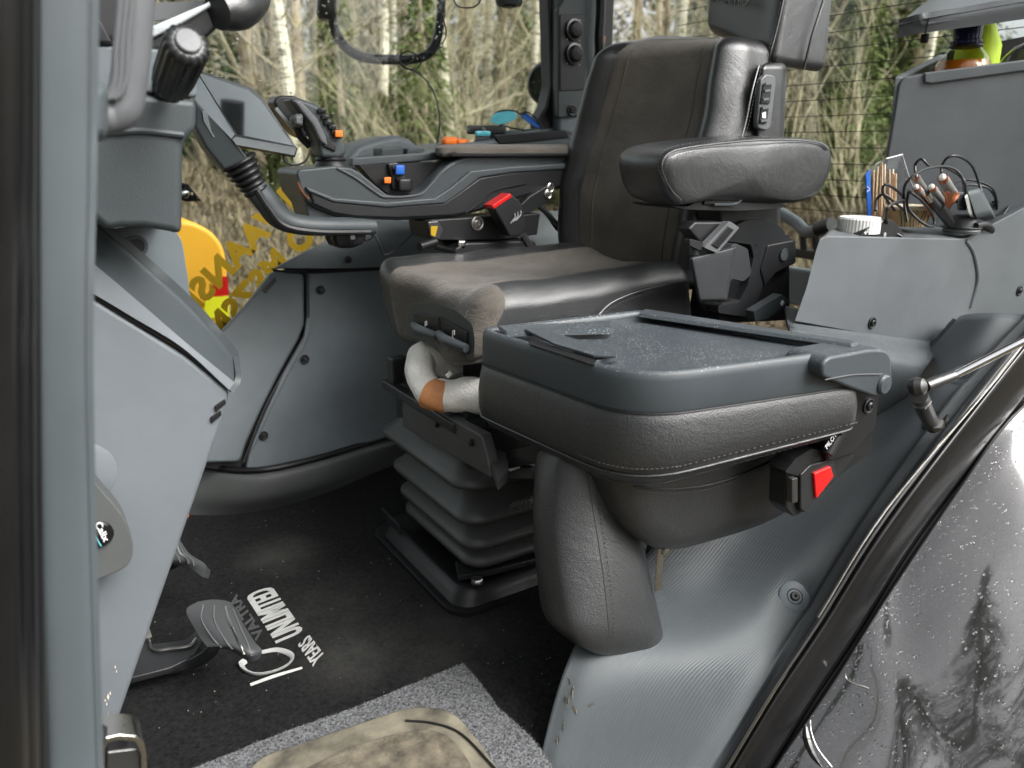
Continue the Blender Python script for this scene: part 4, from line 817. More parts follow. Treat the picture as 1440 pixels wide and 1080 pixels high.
part(prism(Vs(CV+.01, (425, 272), (438, 290), (470, 303), (500, 308), (500, 312), (436, 310)), (0, .09, 0)), 'front_skirt', 'panel_dark', ac, bevel=.003)
part(tube(Vs(CV-.004, (419, 256), (424, 268), (434, 280)), .0018, 6), 'orange_edge', 'copper', ac)
screw(V(442, 284, CV-.003), (0, -1, 0), 'screw', ac, .004)
part(prism(Vs(1.5, (655, 288), (700, 286), (770, 270), (770, 258), (700, 285)), (0, .05, 0)), 'under_cover', 'panel_dark', ac)
# black mechanism under the console
ms = empty('seat_slide_mechanism', V(680, 340, 1.45), 'black steel bracket and slide below the arm console', 'mechanism')
part(prism(Vs(1.44, (600, 312), (610, 309), (690, 304), (760, 300), (756, 330), (700, 338), (622, 338), (604, 336)), (0, .09, 0)), 'slide_housing', 'black', ms, bevel=.003)
part(prism(Vs(1.435, (602, 312), (616, 311), (624, 322), (618, 336), (606, 334)), (0, .01, 0)), 'end_plate', 'metal_dark', ms, bevel=.002)
part(prism(Vs(1.434, (606, 318), (616, 318), (612, 333), (606, 330)), (0, .01, 0)), 'yellow_mark', 'ochre', ms)
screw(V(672, 314, 1.437), (0, -1, 0), 'bolt', ms, .009, 'metal')
part(tube([V(590, 347, 1.43), V(612, 340, 1.44)], .009, 12, smooth=False), 'lever', 'rubber', ms)
part(prism(Vs(1.42, (640, 350), (652, 342), (752, 338), (762, 356), (640, 358)), (0, .1, 0)), 'lower_rail', 'black', ms, bevel=.004)
part(prism(Vs(1.44, (745, 276), (768, 262), (776, 264), (776, 276), (768, 286), (752, 296), (735, 302), (728, 292)), (0, .02, 0)), 'hinge_plate', 'black_satin', ms, bevel=.002)
for x, y in ((771, 273), (774, 264)): screw(V(x, y, 1.438), (0, -1, 0), 'rivet', ms, .006, 'metal')
for i in range(5): part(tube([V(756+i*2, 290, 1.47+i*.008), V(775+i*2, 305+i*4, 1.47), V(790+i, 325, 1.47), V(802+i, 352, 1.5)], .005, 8), 'hose', ['cable', 'black', 'metal_dark'][i % 3], ms)
part(tube([V(735, 330, 1.42), V(748, 350, 1.42), V(756, 362, 1.42)], .008, 8), 'stalk', 'metal_dark', ms)
part(rcube([V(x, y, v) for x in (644, 656) for v in (1.42, 1.45) for y in (352, 338)], .4, n=1, k=3), 'clip', 'metal', ms)
bk_ = empty('belt_buckle', V(716, 330, 1.38), 'black belt buckle with red edge below the arm console', 'buckle')
part(prism(fillet(Vs(1.38, (693, 290), (720, 274), (733, 284), (742, 318), (732, 331), (718, 333)), .006), (0, .035, 0)), 'body', 'black', bk_, bevel=.004)
part(prism(Vs(1.378, (692, 289), (718, 272), (720, 277), (695, 294)), (0, .035, 0)), 'red_button', 'red', bk_, bevel=.0015)
for i in range(3): part(tube(Vs(1.377, (718+i*4, 314-i*2), (724+i*4, 306-i*2), (724+i*4, 300-i*2)), .0014, 5), 'moulded_mark', 'icon_grey', bk_)
# sunglasses and small things on the shelf
su = empty('sunglasses', V(728, 182, 1.8), 'sunglasses with mirrored blue lenses lying on the window shelf', 'sunglasses')
part(prism(crs(Vs(1.78, (690, 170), (697, 160), (712, 156), (724, 158), (727, 165), (718, 171), (702, 175)), 4, True), (0, .003, 0)), 'lens', 'lens', su, bevel=.001)
part(prism(crs(Vs(1.79, (732, 160), (742, 160), (752, 168), (761, 180), (752, 178), (740, 170)), 4, True), (0, .003, 0)), 'lens', 'blue', su, bevel=.001)
part(tube(V3((690, 170, 1.785), (697, 159, 1.785), (712, 155, 1.785), (726, 157, 1.785), (731, 160, 1.785), (742, 158, 1.785), (754, 167, 1.785), (763, 181, 1.79)), .0022, 7), 'frame', 'black_satin', su)
part(tube(V3((700, 174, 1.785), (720, 180, 1.84), (745, 184, 1.9)), .002, 6), 'temple', 'black_satin', su)
part(tube(V3((760, 180, 1.79), (740, 183, 1.85), (715, 184, 1.9)), .002, 6), 'temple', 'black_satin', su)
hr = empty('black_case', V(680, 185, 1.82), 'low black gadget with two screws left of the sunglasses', 'case')
part(rcube([V(x, y, v) for x in (656, 712) for v in (1.79, 1.86) for y in (189, 176)], (.15, .3, .4), n=2, k=3), 'body', 'black', hr)
for x in (658, 680): screw(V(x, 182, 1.788), (0, -1, 0), 'screw', hr, .003, 'metal')
bx = part(rcube([V(x, y, v) for x in (668, 690) for v in (1.72, 1.78) for y in (192, 184)], .4, n=2, k=3), 'green_lighter', 'lens', None); tag(bx, 'tiny turquoise object before the black case', 'lighter')
gl = empty('orange_gloves', V(645, 203, 1.75), 'bright orange folded glove lying on the shelf', 'gloves')
part(rcube([V(x, y, v) for x in (620, 646) for v in (1.72, 1.80) for y in (206, 192)], .7, n=2, k=4), 'finger_part', 'orange', gl)
part(rcube([V(x, y, v) for x in (640, 660) for v in (1.72, 1.80) for y in (206, 195)], .7, n=2, k=4), 'cuff', 'orange', gl)
part(prism(Vs(1.715, (655, 206), (662, 196), (668, 196), (660, 207)), (0, .03, 0)), 'tag', 'wood', gl)
# ================================================================ driver seat
ds_ = empty('driver_seat', Vector((.78, 1.22, 0)), 'driver seat with brown grey suede centre, black leather bolsters and rubber bellows', 'seat')
# cushion
def cw(x, y, z):
    return x, y, z
def cpost(w, s):
    x, y, z = s
    if z > 0:
        w = w.copy(); a = abs(y)
        w.z += z*(.014*math.exp(-((a-.80)/.16)**2)-.010*math.exp(-(y/.5)**2)) + .006*z*math.exp(-((x+1)/.4)**2)
        w.z += .007*noise.noise(Vector((x*2.6, y*3, 1)))*z
        w.z -= .004*math.exp(-((a-.655)/.025)**2)*z
    if x < -.5: w = w.copy(); w.z += 0; w.x -= .014*math.exp(-((abs(y)-.72)/.25)**2)*(1-max(0, z)*.3); w.x += .006*math.exp(-(y/.25)**2)
    return w
def cmat(x, y, z): return 1 if abs(y) > .655 and (x > -.84 or y > 0) else 0
c = [V(645, 520, 1.02), V(700, 424, 1.02), V(558, 478, 1.46), V(524, 374, 1.46), V(985, 470, 1.03), V(975, 378, 1.03), V(830, 430, 1.46), V(812, 340, 1.46)]
c = [Vector(p) for p in c]
cush = part(rcube(c, (.13, .17, .42), n=26, k=6, post=cpost, matf=cmat), 'seat_cushion', ['suede_light', 'leather'], ds_)
for yy in (-.655, .655):
    pth = [rc_eval(c, (.13, .17, .42), (-.84+1.7*i/24, yy, 1), cpost)+Vector((0, 0, .0005)) for i in range(25)]
    part(tube(pth, .0018, 6, smooth=False), 'seam', 'leather_smooth', cush)
pth = [rc_eval(c, (.13, .17, .42), (-1, yy, zz), cpost)+Vector((-.0006, 0, 0)) for yy, zz in ((-.8, .5), (-.79, .2), (-.78, -.2), (-.78, -.6))]
part(tube(pth, .0011, 6), 'seam', 'suede', cush); pth = [rc_eval(c, (.13, .17, .42), (-1, -yy, zz), cpost)+Vector((-.0006, 0, 0)) for yy, zz in ((-.8, .5), (-.79, .2), (-.78, -.2), (-.78, -.6))]
part(tube(pth, .0011, 6), 'seam', 'suede', cush)
print('cushion', [tuple(round(t, 2) for t in p) for p in c])
# seams on the near bolster
def cs(px, py, v=1.0): return V(px, py, v)
sp1 = [V(838, 447, 1.005), V(862, 425, 1.01), V(905, 408, 1.01), V(965, 396, 1.015)]
part(tube(sp1, .0016, 6, n=10), 'piping', 'leather_smooth', ds_); stitches([p+Vector((0, -.003, .006)) for p in sp1], 'stitching', ds_); stitches([p+Vector((0, -.003, -.007)) for p in sp1], 'stitching', ds_)
# front control panel
cpn = part(prism2(fillet([U(*p, .570) for p in ((574, 472), (574, 440), (580, 427), (606, 424), (640, 436), (664, 455), (668, 478), (666, 508), (650, 503))], .008), fillet([U(*p, .60) for p in ((574, 472), (574, 440), (580, 427), (606, 424), (640, 436), (664, 455), (668, 478), (666, 508), (650, 503))], .008)), 'control_panel', 'panel_dark', ds_, bevel=.005)
part(prism([U(*p, .566) for p in ((581, 470), (581, 440), (620, 447), (656, 467), (656, 498), (620, 484))], (.006, 0, 0)), 'panel_recess', 'rubber', cpn, bevel=.001)
part(tube([U(617, 446, .5645), U(617, 484, .5645)], .001, 5, smooth=False), 'divider', 'rubber', cpn)
for (x0, y0, x1, y1) in ((582, 458, 615, 473), (617, 470, 656, 490)):
    a, b = U(x0, y0, .560), U(x1, y1, .560); part(tube([a, a.lerp(b, .5)+Vector((-.010, 0, .002)), b], [.007, .009, .007], 12, n=8), 'lever', 'panel_dark', cpn)
for x, y in ((598, 452), (637, 465)):
    q = U(x, y, .5635); part(tube([q, q+Vector((0, .002, -.012)), q+Vector((0, -.008, -.013))], .0011, 5, smooth=False), 'seat_icon', 'icon', cpn); part(tube([q+Vector((0, -.005, .002)), q+Vector((0, -.005, -.006))], .001, 5, smooth=False), 'seat_icon', 'icon', cpn)
# backrest
def bpost(w, s):
    x, y, z = s; w = w.copy(); zz = (z+1)/2
    e = .034*math.sin(math.pi*zz)       # sides bow out
    if y > 0: w.y += e*y*1.2
    else: w.y += e*y*.4
    if x < 0:
        k = -x; w.x -= k*(.030*math.exp(-((abs(y)-.86)/.2)**2)-.012*math.exp(-(y/.55)**2)); w.x += k*.006*math.exp(-((abs(y)-.66)/.03)**2)
        w.x -= k*.016*math.exp(-((z+.25)/.5)**2)
        w.x += k*.005*noise.noise(Vector((y*2, z*4, 5)))
    return w
c = [V(978, 410, 1.05), V(1046, 48, 1.08), V(788, 380, 1.47), V(842, 66, 1.42), V(1085, 410, 1.05), V(1106, 60, 1.08), V(880, 390, 1.49), V(930, 44, 1.42)]
print('backrest', [tuple(round(t, 2) for t in p) for p in c])
def bm_(x, y, z): return 0 if abs(y) < .66 and x < 0 else 1
bkr_ = part(rcube(c, (.5, .22, .12), n=24, k=7, post=bpost, matf=bm_), 'backrest', ['suede', 'leather_smooth'], ds_)
for yy in (-.66, .66, -.50, .50):
    pth = [rc_eval(c, (.5, .22, .12), (-1, yy, -.97+1.94*i/24), bpost)+Vector((-.001, 0, 0)) for i in range(25)]
    part(tube(pth, .0016 if abs(yy) > .6 else .0009, 6, smooth=False), 'seam', 'leather_smooth' if abs(yy) > .6 else 'suede', bkr_)
for dy in (-.69, -.73): stitches([rc_eval(c, (.5, .22, .12), (-1, dy, -.95+1.9*i/12), bpost)+Vector((-.001, 0, 0)) for i in range(13)], 'stitching', bkr_)
# suede seams following the pad
for pts_ in ([(893, 72, 1.375), (876, 110, 1.375), (868, 180, 1.38), (866, 250, 1.39), (876, 330, 1.40), (890, 362, 1.41)],):
    pass
sd1 = V3((1066, 92, 1.04), (1056, 130, 1.03), (1048, 170, 1.025), (1040, 200, 1.02), (1032, 240, 1.02))
stitches([p+Vector((-.004, -.004, 0)) for p in sd1], 'stitching', ds_); stitches([p+Vector((.006, -.004, 0)) for p in sd1], 'stitching', ds_)
part(tube([p+Vector((.001, -.001, 0)) for p in sd1], .0018, 6), 'piping', 'leather_smooth', ds_)
# backrest side panel with switches
spn = part(rcube([V(x, y, v) for (xb, xt) in ((1050, 1068), (1096, 1107)) for v in (1.045, 1.12) for x, y in ((xb, 330), (xt, 88))], (.5, .5, .08)), 'side_panel', 'leather_smooth', ds_)
part(prism(fillet(Vs(1.036, (1070, 112), (1078, 104), (1090, 106), (1092, 114), (1084, 180), (1078, 184), (1066, 180), (1065, 172)), .005), (0, .012, 0)), 'switch_plate', 'grip', spn, bevel=.003)
part(prism(fillet(Vs(1.033, (1074, 118), (1086, 116), (1083, 146), (1070, 146)), .003), (0, .008, 0)), 'rocker_switch', 'black_satin', spn, bevel=.002)
part(prism(fillet(Vs(1.033, (1071, 150), (1082, 150), (1079, 174), (1068, 174)), .003), (0, .008, 0)), 'rocker_switch', 'black_satin', spn, bevel=.002)
for (x, y) in ((1080, 118), (1079, 128), (1077, 140), (1076, 152), (1074, 170)): part(bar(V(x-4, y, 1.031), V(x+4, y-1, 1.031), .003, .004), 'switch_ridge', 'grip', spn)
part(prism(Vs(1.0315, (1072, 159), (1077, 157), (1077, 166), (1072, 166)), (0, .001, 0)), 'switch_icon', 'icon', spn)
# headrest
def hpost(w, s):
    x, y, z = s; w = w.copy()
    if x < 0: w.x += -x*.010*math.exp(-(y/.6)**2)
    if z < 0: w.z += -z*.006*math.exp(-(y/.5)**2)
    return w
c = [V(1082, 96, 1.06), V(1118, -110, 1.06), V(988, 42, 1.36), V(996, -120, 1.36), V(1166, 108, 1.07), V(1186, -110, 1.07), V(1060, 60, 1.38), V(1080, -110, 1.38)]
print('headrest', [tuple(round(t, 2) for t in p) for p in c])
hd = part(rcube(c, (.28, .24, .2), n=14, k=6, post=hpost), 'headrest', 'leather', ds_)
h1 = V3((1112, -60, 1.052), (1103, -10, 1.05), (1092, 40, 1.05), (1082, 78, 1.052), (1082, 92, 1.06))
stitches([p+Vector((-.005, 0, 0)) for p in h1], 'stitching', hd); stitches([p+Vector((.009, -.003, 0)) for p in h1], 'stitching', hd); part(tube([p+Vector((.001, .0, 0)) for p in h1], .0022, 6), 'piping', 'leather_smooth', hd)
part(tube(V3((1172, -60, 1.056), (1158, 0, 1.054), (1142, 50, 1.054), (1130, 98, 1.06)), .0028, 6), 'piping', 'leather_smooth', hd)
emb = text_mb('UNLIMITED', V(998, 2, 1.335), V(1052, 9, 1.15)-V(998, 2, 1.335), V(999, -9, 1.335)-V(998, 2, 1.335), depth=.002, bold=.02)
part(emb, 'embossed_lettering', 'leather_smooth', hd, smooth=False, fix=False)
part(bar(V(1040, 70, 1.22), V(1060, 140, 1.25), .05, .12), 'headrest_carrier', 'black', ds_, bevel=.01)
# armrest near side
face = [(930, 232), (940, 214), (972, 204), (1050, 195), (1110, 193), (1152, 197), (1169, 207), (1171, 232), (1160, 262), (1144, 278), (1118, 286), (1070, 286), (1015, 283), (990, 284), (968, 288), (950, 288), (936, 268)]
A_ = crs(Vs(.93, *face), 5, True); B_2 = [p+Vector((.01, .125, .004)) for p in A_]
ctr = sum(A_, Vector((0, 0, 0)))/len(A_)
def ring(P_, k, dy): 
    c_ = sum(P_, Vector((0, 0, 0)))/len(P_); out = []
    for p in P_:
        d = p-c_; L_ = Vector((d.x, 0, d.z)); m_ = max(.001, L_.length); out.append(p-L_.normalized()*min(k, m_*.6)+Vector((0, dy, 0)))
    return out
rings = [ring(A_, .03, -.006).__class__([cA.lerp(p, k_)+Vector((0, d_, 0)) for p in ring(A_, .022, 0)]) for cA in [ctr] for k_, d_ in ((.15, -.009), (.4, -.0085), (.65, -.0075), (.85, -.0065))]+[ring(A_, .022, -.0055), ring(A_, .016, -.004), ring(A_, .006, .0), ring(A_, .001, .007), ring(A_, 0, .015), ring(A_, .0, .06), ring(B_2, 0, -.02), ring(B_2, .004, -.006), ring(B_2, .014, 0), ring(B_2, .03, .002)]
vs = [p for r_ in rings for p in r_]; n_ = len(A_); fs = [(i*n_+k, i*n_+(k+1) % n_, (i+1)*n_+(k+1) % n_, (i+1)*n_+k) for i in range(len(rings)-1) for k in range(n_)]+[tuple(range(n_-1, -1, -1)), tuple(range((len(rings)-1)*n_, len(rings)*n_))]
arm = part((vs, fs), 'armrest', 'leather_smooth', ds_, angle=80)
edge = Vs(.918, (960, 284), (945, 268), (933, 240), (941, 219), (972, 209), (1050, 200), (1110, 198), (1152, 202), (1168, 212))
part(tube([p+Vector((0, .004, .002)) for p in edge], .0018, 6), 'piping', 'leather_smooth', arm)
stitches([p+Vector((.004, .0, -.005)) for p in edge], 'stitching', arm, step=.0055, L_=.0036, r=.0006); stitches([p+Vector((-.002, .010, .007)) for p in edge], 'stitching', arm, step=.0055, L_=.0036, r=.0006)
part(prism(crs(Vs(.94, (944, 288), (968, 290), (992, 274), (1015, 270), (1044, 274), (1080, 284), (1110, 290), (1060, 296), (1000, 296), (960, 294)), 3, True), (0, .1, 0)), 'armrest_shell', 'black', arm, bevel=.004)
part(prism(fillet(Vs(.936, (994, 272), (1044, 269), (1046, 273), (1036, 288), (990, 288)), .003), (0, .02, 0)), 'armrest_latch', 'rubber', arm, bevel=.002)
part(tube(Vs(.934, (994, 274), (1042, 271), (1036, 286), (1004, 288)), .0022, 6), 'latch_edge', 'panel_dark', arm)
part(prism(Vs(1.0, (1010, 290), (1095, 286), (1095, 330), (1040, 360), (1020, 340)), (0, .06, 0)), 'armrest_bracket', 'black', ds_, bevel=.006)
# pivot cover
rc = [(1012, 338), (1024, 322), (1050, 310), (1080, 308), (1100, 320), (1106, 332), (1119, 338), (1119, 370), (1090, 384), (1074, 400), (1062, 432), (1050, 446), (1010, 440), (1010, 430), (1040, 424), (1052, 400), (1060, 360), (1056, 344)]
part(prism(fillet(Vs(.985, *rc), .006), (0, .05, 0)), 'recliner_cover', 'black_satin', ds_, bevel=.006)
part(prism(fillet(Vs(.982, (1080, 345), (1117, 338), (1119, 370), (1092, 383), (1076, 402), (1070, 380)), .004), (0, .02, 0)), 'recliner_face', 'black', ds_, bevel=.004)
part(lathe([(.012, 0), (.012, .0012), (.0105, .0014), (.0105, .0004)], V(1103, 358, .98), (0, -1, 0), 28), 'cap_ring', 'panel_dark', ds_)
part(prism(Vs(1.0, (1020, 395), (1055, 386), (1060, 330), (1110, 330), (1110, 450), (1010, 455)), (0, .08, 0)), 'recliner_body', 'rubber', ds_)
part(prism(fillet(Vs(.95, (1060, 438), (1100, 414), (1112, 424), (1080, 448), (1062, 452)), .003), (0, .02, 0)), 'release_lever', 'panel_dark', ds_, bevel=.004)
for a_ in (0, 60, 120):
    q = V(1100, 426, .947); d_ = Vector((math.cos(math.radians(a_)), 0, math.sin(math.radians(a_))))*.0055; part(tube([q-d_, q+d_], .001, 5, smooth=False), 'lever_icon', 'icon', ds_)
# belt holder with buckle (hangs at the seat side)
bh = empty('belt_holder', V(1005, 420, .93), 'grey belt guide block with black buckle standing by the seat edge', 'belt holder')
part(rcube([V(x, y, v) for (x0, x1) in ((0, 0), (1, 1)) for v in (.915, .985) for x, y in (((980, 422), (966, 360))[0] if False else ((982 if x0 == 0 else 1022), 424), ((968 if x0 == 0 else 1036), 362 if x0 == 0 else 345))], (.2, .4, .12)), 'block', 'charcoal', bh)
part(prism(fillet(Vs(.935, (1018, 355), (1034, 342), (1052, 350), (1057, 385), (1046, 396), (1030, 392), (1022, 402)), .006), (0, .04, 0)), 'block_wing', 'charcoal', bh, bevel=.006)
part(prism(Vs(.93, (968, 322), (978, 312), (1020, 312), (1005, 340), (985, 342)), (0, .03, 0)), 'belt_end', 'black', bh, bevel=.004)
rb = Matrix.Rotation(0, 3, 'Z')
fr_ = Vs(.91, (990, 348), (1026, 311), (1040, 320), (1009, 356)); part(prism(fillet(fr_, .003), (0, .014, 0)), 'buckle_frame', 'grip', bh, bevel=.002)
part(prism(Vs(.908, (1001, 344), (1024, 318), (1033, 323), (1010, 350)), (0, .006, 0)), 'buckle_slot', 'rubber', bh, bevel=.001)
part(prism(fillet(Vs(.915, (970, 336), (988, 340), (992, 350), (984, 352), (970, 345)), .003), (0, .012, 0)), 'buckle_tongue', 'black_satin', bh, bevel=.002)
part(lathe([(.008, 0), (.0085, .012), (.006, .016)], V(976, 358, .93), (0, 0, 1), 20), 'pin', 'panel_dark', bh)
# bolster floor box behind / seat lower frame
part(prism([(.64, 1.05, .40), (.64, 1.36, .40), (1.10, 1.36, .40), (1.10, 1.05, .40)], (0, 0, .06)), 'seat_pan', 'rubber', ds_, bevel=.01)
# upper suspension frame
X0, X1, Y0, Y1 = .575, .98, 1.05, 1.40
part(prism([(X0+.02, Y0+.02, .25), (X1, Y0+.02, .25), (X1, Y1-.02, .25), (X0+.02, Y1-.02, .25)], (0, 0, .13)), 'suspension_frame', 'rubber', ds_, bevel=.01)
def rr(x0, x1, y0, y1, r, z, n=7):
    out = []
    for cx, cy, a0 in ((x0+r, y0+r, 180), (x1-r, y0+r, 270), (x1-r, y1-r, 0), (x0+r, y1-r, 90)):
        for k in range(n+1): a = math.radians(a0+90*k/n); out.append(Vector((cx+r*math.cos(a), cy+r*math.sin(a), z)))
    return out
def ringmesh(rs): 
    n = len(rs[0]); v = [p for r_ in rs for p in r_]; f = [(i*n+k, i*n+(k+1) % n, (i+1)*n+(k+1) % n, (i+1)*n+k) for i in range(len(rs)-1) for k in range(n)]
    return v, f+[tuple(range(n-1, -1, -1)), tuple(range((len(rs)-1)*n, len(rs)*n))]
prof = [(.02, .035)]; zz = .05
folds = [(.058, .098, .028), (.100, .150, .022), (.156, .226, .014), (.232, .312, .002)]
prof = [(.045, .04)]
for (zi, zo, out_) in folds:
    prof += [(.066, zi-.004), (out_+.012, zi+.000), (out_+.001, zi+.003), (out_-.002, zi+.009), (out_-.001, zi+.016), (out_+.008, zi+.022), (.058, zo-.004)]
prof = [(o_, z_) for o_, z_ in prof]+[(.06, .325)]
rs_ = []
for o_, z_ in prof:
    t = z_/.3; rs_.append(rr(X0-.012*t+o_, X1+.02-o_, Y0-.01*t+o_, Y1+.015-o_, max(.012, .05-o_*.3), z_))
part(ringmesh(rs_), 'bellows', 'bellow', ds_, angle=60)
o_ = Vector((0, 0, 0)); a, b = V(712, 718, 1.035), V(752, 714, 1.035)
text('GR', V(716, 722, 1.045), V(750, 716, 1.045)-V(716, 722, 1.045), Vector((0, .004, .02)), 'moulded_letters', 'bellow', ds_, depth=.002)
# collar of the frame: front plate, rail ends, clutter
part(prism(fillet([Z(*p, .31) for p in ((566, 566), (578, 562), (600, 576), (640, 594), (678, 612), (690, 640), (716, 650), (714, 676), (700, 690), (684, 642), (640, 620), (590, 590), (566, 580))], .004), (0, 0, .015)), 'frame_edge', 'bellow', ds_, bevel=.003)
part(prism2([U(*p, .565) for p in ((566, 562), (584, 562), (676, 612), (684, 640), (690, 672), (600, 622), (566, 600))], [U(*p, .565)+Vector((.02, 0, 0)) for p in ((566, 562), (584, 562), (676, 612), (684, 640), (690, 672), (600, 622), (566, 600))]), 'front_plate', 'bellow', ds_, bevel=.003)
for x, y in ((615, 596), (664, 622)): part(lathe([(.006, 0), (.006, .004), (.003, .005)], U(x, y, .564), (-1, 0, 0), 16), 'plate_bolt', 'rubber', ds_)
part(bar((.57, 1.06, .352), (.57, 1.36, .352), .02, .018), 'slide_rail', 'black', ds_, bevel=.003)
part(bar((.60, 1.06, .372), (.60, 1.36, .372), .03, .02), 'cross_bar', 'black_satin', ds_, bevel=.003)
for y in (1.10, 1.2, 1.33): part(box((.585, y, .385), (.035, .028, .05)), 'frame_lug', 'black', ds_, bevel=.003)
for y in (1.08, 1.16): part(box((.60, y, .35), (.05, .03, .03)), 'dusty_block', 'panel_dark', ds_, bevel=.003)
part(rcube([Z(x, y, z) for x, y in ((0, 0),) for z in (0,)]*8 if False else [U(px, py, u) for u in (.60, .70) for px, pys in ((712, (660, 634)), (760, (650, 624))) for py in pys], .1, n=1, k=2), 'height_box', 'black', ds_)
part(rcube([V(px, py, v) for px in (708, 752) for v in (1.02, 1.06) for py in (676, 654)], .35, n=2, k=3), 'lock_handle', 'black_satin', ds_)
part(bar(V(716, 660, 1.017), V(730, 655, 1.017), .005, .006), 'lock_icon', 'icon', ds_)
for x, y in ((728, 647), (722, 640)): screw(V(x, y, 1.03), (0, -1, 0), 'bolt', ds_, .005, 'metal')
# base flange
part(ringmesh([rr(X0-.035, X1+.03, Y0-.02, Y1+.03, .05, .004), rr(X0-.035, X1+.03, Y0-.02, Y1+.03, .05, .012), rr(X0-.028, X1+.03, Y0-.013, Y1+.024, .045, .014), rr(X0-.018, X1+.02, Y0-.004, Y1+.015, .04, .010), rr(X0-.012, X1+.02, Y0+.002, Y1+.01, .04, .02), rr(X0-.004, X1+.01, Y0+.008, Y1+.004, .04, .036), rr(X0+.006, X1, Y0+.018, Y1-.01, .035, .038), rr(X0+.03, X1-.02, Y0+.04, Y1-.03, .03, .026)]), 'base_flange', 'rubber', ds_, angle=60)
part(prism([(X0+.008, Y0+.05, .035), (X0+.075, Y0+.035, .035), (X0+.2, Y0+.02, .035), (X0+.2, Y0+.08, .035), (X0+.03, Y0+.1, .035)], (0, 0, .012)), 'base_plate', 'black_satin', ds_, bevel=.002)
part(lathe([(.011, 0), (.011, .007), (.009, .010), (.004, .011)], Z(671, 820, .047), (0, 0, 1), 8), 'base_bolt', 'metal', ds_)
part(bar((X0-.008, Y0+.27, .05), (X0-.008, Y0+.36, .05), .006, .02), 'base_rail', 'black_satin', ds_, bevel=.001)
# side air pipe behind bellows
# cloth wrapped bundle
cl = empty('cloth_roll', V(610, 540, 1.15), 'bent white cloth roll bound with brown tape under the seat cushion', 'cloth roll')
cpth = [V(690, 508, 1.20), V(640, 512, 1.2), V(604, 500, 1.2), V(592, 508, 1.19), V(592, 530, 1.16), V(606, 552, 1.12), V(630, 557, 1.10), V(665, 556, 1.07), V(720, 566, 1.02)]
vf = tube(cpth, [.030, .031, .030, .027, .025, .0265, .028, .030, .031], 28, n=10)
vv = [p+(p-Vector((p.x, p.y, p.z))).normalized()*0+Vector((noise.noise(p*38), noise.noise(p*38+Vector((9, 0, 0))), noise.noise(p*38+Vector((0, 7, 0)))))*.0032 for p in vf[0]]
part((vv, vf[1]), 'cloth', 'cloth', cl, angle=180)
q = crs(cpth, 10); tp = q[50:60]
vf = tube(tp, .0287, 28, smooth=False, cap=False); vv = [p+Vector((noise.noise(p*60), noise.noise(p*60+Vector((9, 0, 0))), noise.noise(p*60+Vector((0, 7, 0)))))*.0025 for p in vf[0]]
part((vv, vf[1]), 'tape_band', 'tape', cl, angle=180)
part(tube([V(628, 530, 1.08), V(634, 524, 1.08)], .004, 8, smooth=False), 'knot', 'cloth', cl)
# ================================================================ passenger seat
ps = empty('folding_bench', Vector((.72, .8, .15)), 'folded passenger seat whose back forms a dusty grey tray over black leather', 'passenger seat')
ZT = .54
o1 = [Z(*p, ZT) for p in ((668, 461), (905, 434), (1222, 489), (894, 531))]
O1 = fillet(o1, [.032, .03, .03, .085], 8)
cc_ = sum(O1, Vector((0, 0, 0)))/len(O1)
def ins_(k, z, P_=O1):
    n = len(P_); out = []
    for i, p in enumerate(P_):
        t = (P_[(i+1) % n]-P_[i-1]); t.z = 0
        if t.length < 1e-7: t = P_[(i+2) % n]-P_[i-2]
        nr = Vector((-t.y, t.x, 0)).normalized()
        if nr.dot(cc_-p) < 0: nr = -nr
        q_ = p+nr*k; q_.z = z; out.append(q_)
    return out
TH = .052
part(ringmesh([ins_(.0, ZT-TH), ins_(-.001, ZT-TH+.004), ins_(.0, ZT-.012), ins_(.0015, ZT-.004), ins_(.005, ZT), ins_(.009, ZT), ins_(.0125, ZT-.003), ins_(.0145, ZT-.0095), ins_(.0145, ZT-.03)]), 'tray', 'tray', ps, angle=70)
def inset4(P_, k, z):
    out = []; n = len(P_)
    for i in range(n):
        a = (P_[i-1]-P_[i]).normalized(); b = (P_[(i+1) % n]-P_[i]).normalized(); s_ = math.sqrt(max(1e-6, (1-a.dot(b))/2)); q_ = P_[i]+(a+b).normalized()*k/s_; q_.z = z; out.append(q_)
    return out
part(prism(fillet(inset4(o1, .010, ZT-.0105), [.02, .018, .018, .07], 6), (0, 0, -.01)), 'tray_floor', 'tray', ps, smooth=False)
tz = ZT-.0095
# raised lips along the rear edges and clip
part(prism2([Z(*p, ZT-.002) for p in ((700, 463), (860, 456), (864, 468), (858, 470), (712, 474))], [Z(*p, ZT-.002)+Vector((0, 0, .006)) for p in ((700, 463), (860, 456), (862, 464), (856, 467), (712, 471))]), 'tray_lip', 'tray', ps, bevel=.002)
part(prism2([Z(*p, ZT-.002) for p in ((896, 446), (906, 437), (1208, 485), (1200, 491))], [Z(*p, ZT-.002)+Vector((0, 0, .006)) for p in ((899, 445), (907, 439), (1202, 485), (1196, 489))]), 'tray_lip', 'tray', ps, bevel=.002)
clp = part(prism([Z(*p, tz+.012) for p in ((738, 466), (752, 462), (820, 484), (868, 499), (866, 504), (834, 503), (780, 487))], (0, 0, .004)), 'clip_flap', 'tray', ps, bevel=.0012)
part(prism2([Z(*p, tz) for p in ((746, 476), (838, 506), (836, 514), (744, 484))], [Z(*p, tz+.011) for p in ((746, 476), (838, 506), (836, 514), (744, 484))]), 'clip_body', 'rubber', clp, bevel=.001)
part(prism([Z(*p, tz+.001) for p in ((834, 505), (868, 500), (866, 508), (838, 516))], (0, 0, .008)), 'clip_foot', 'tray', clp, bevel=.001)
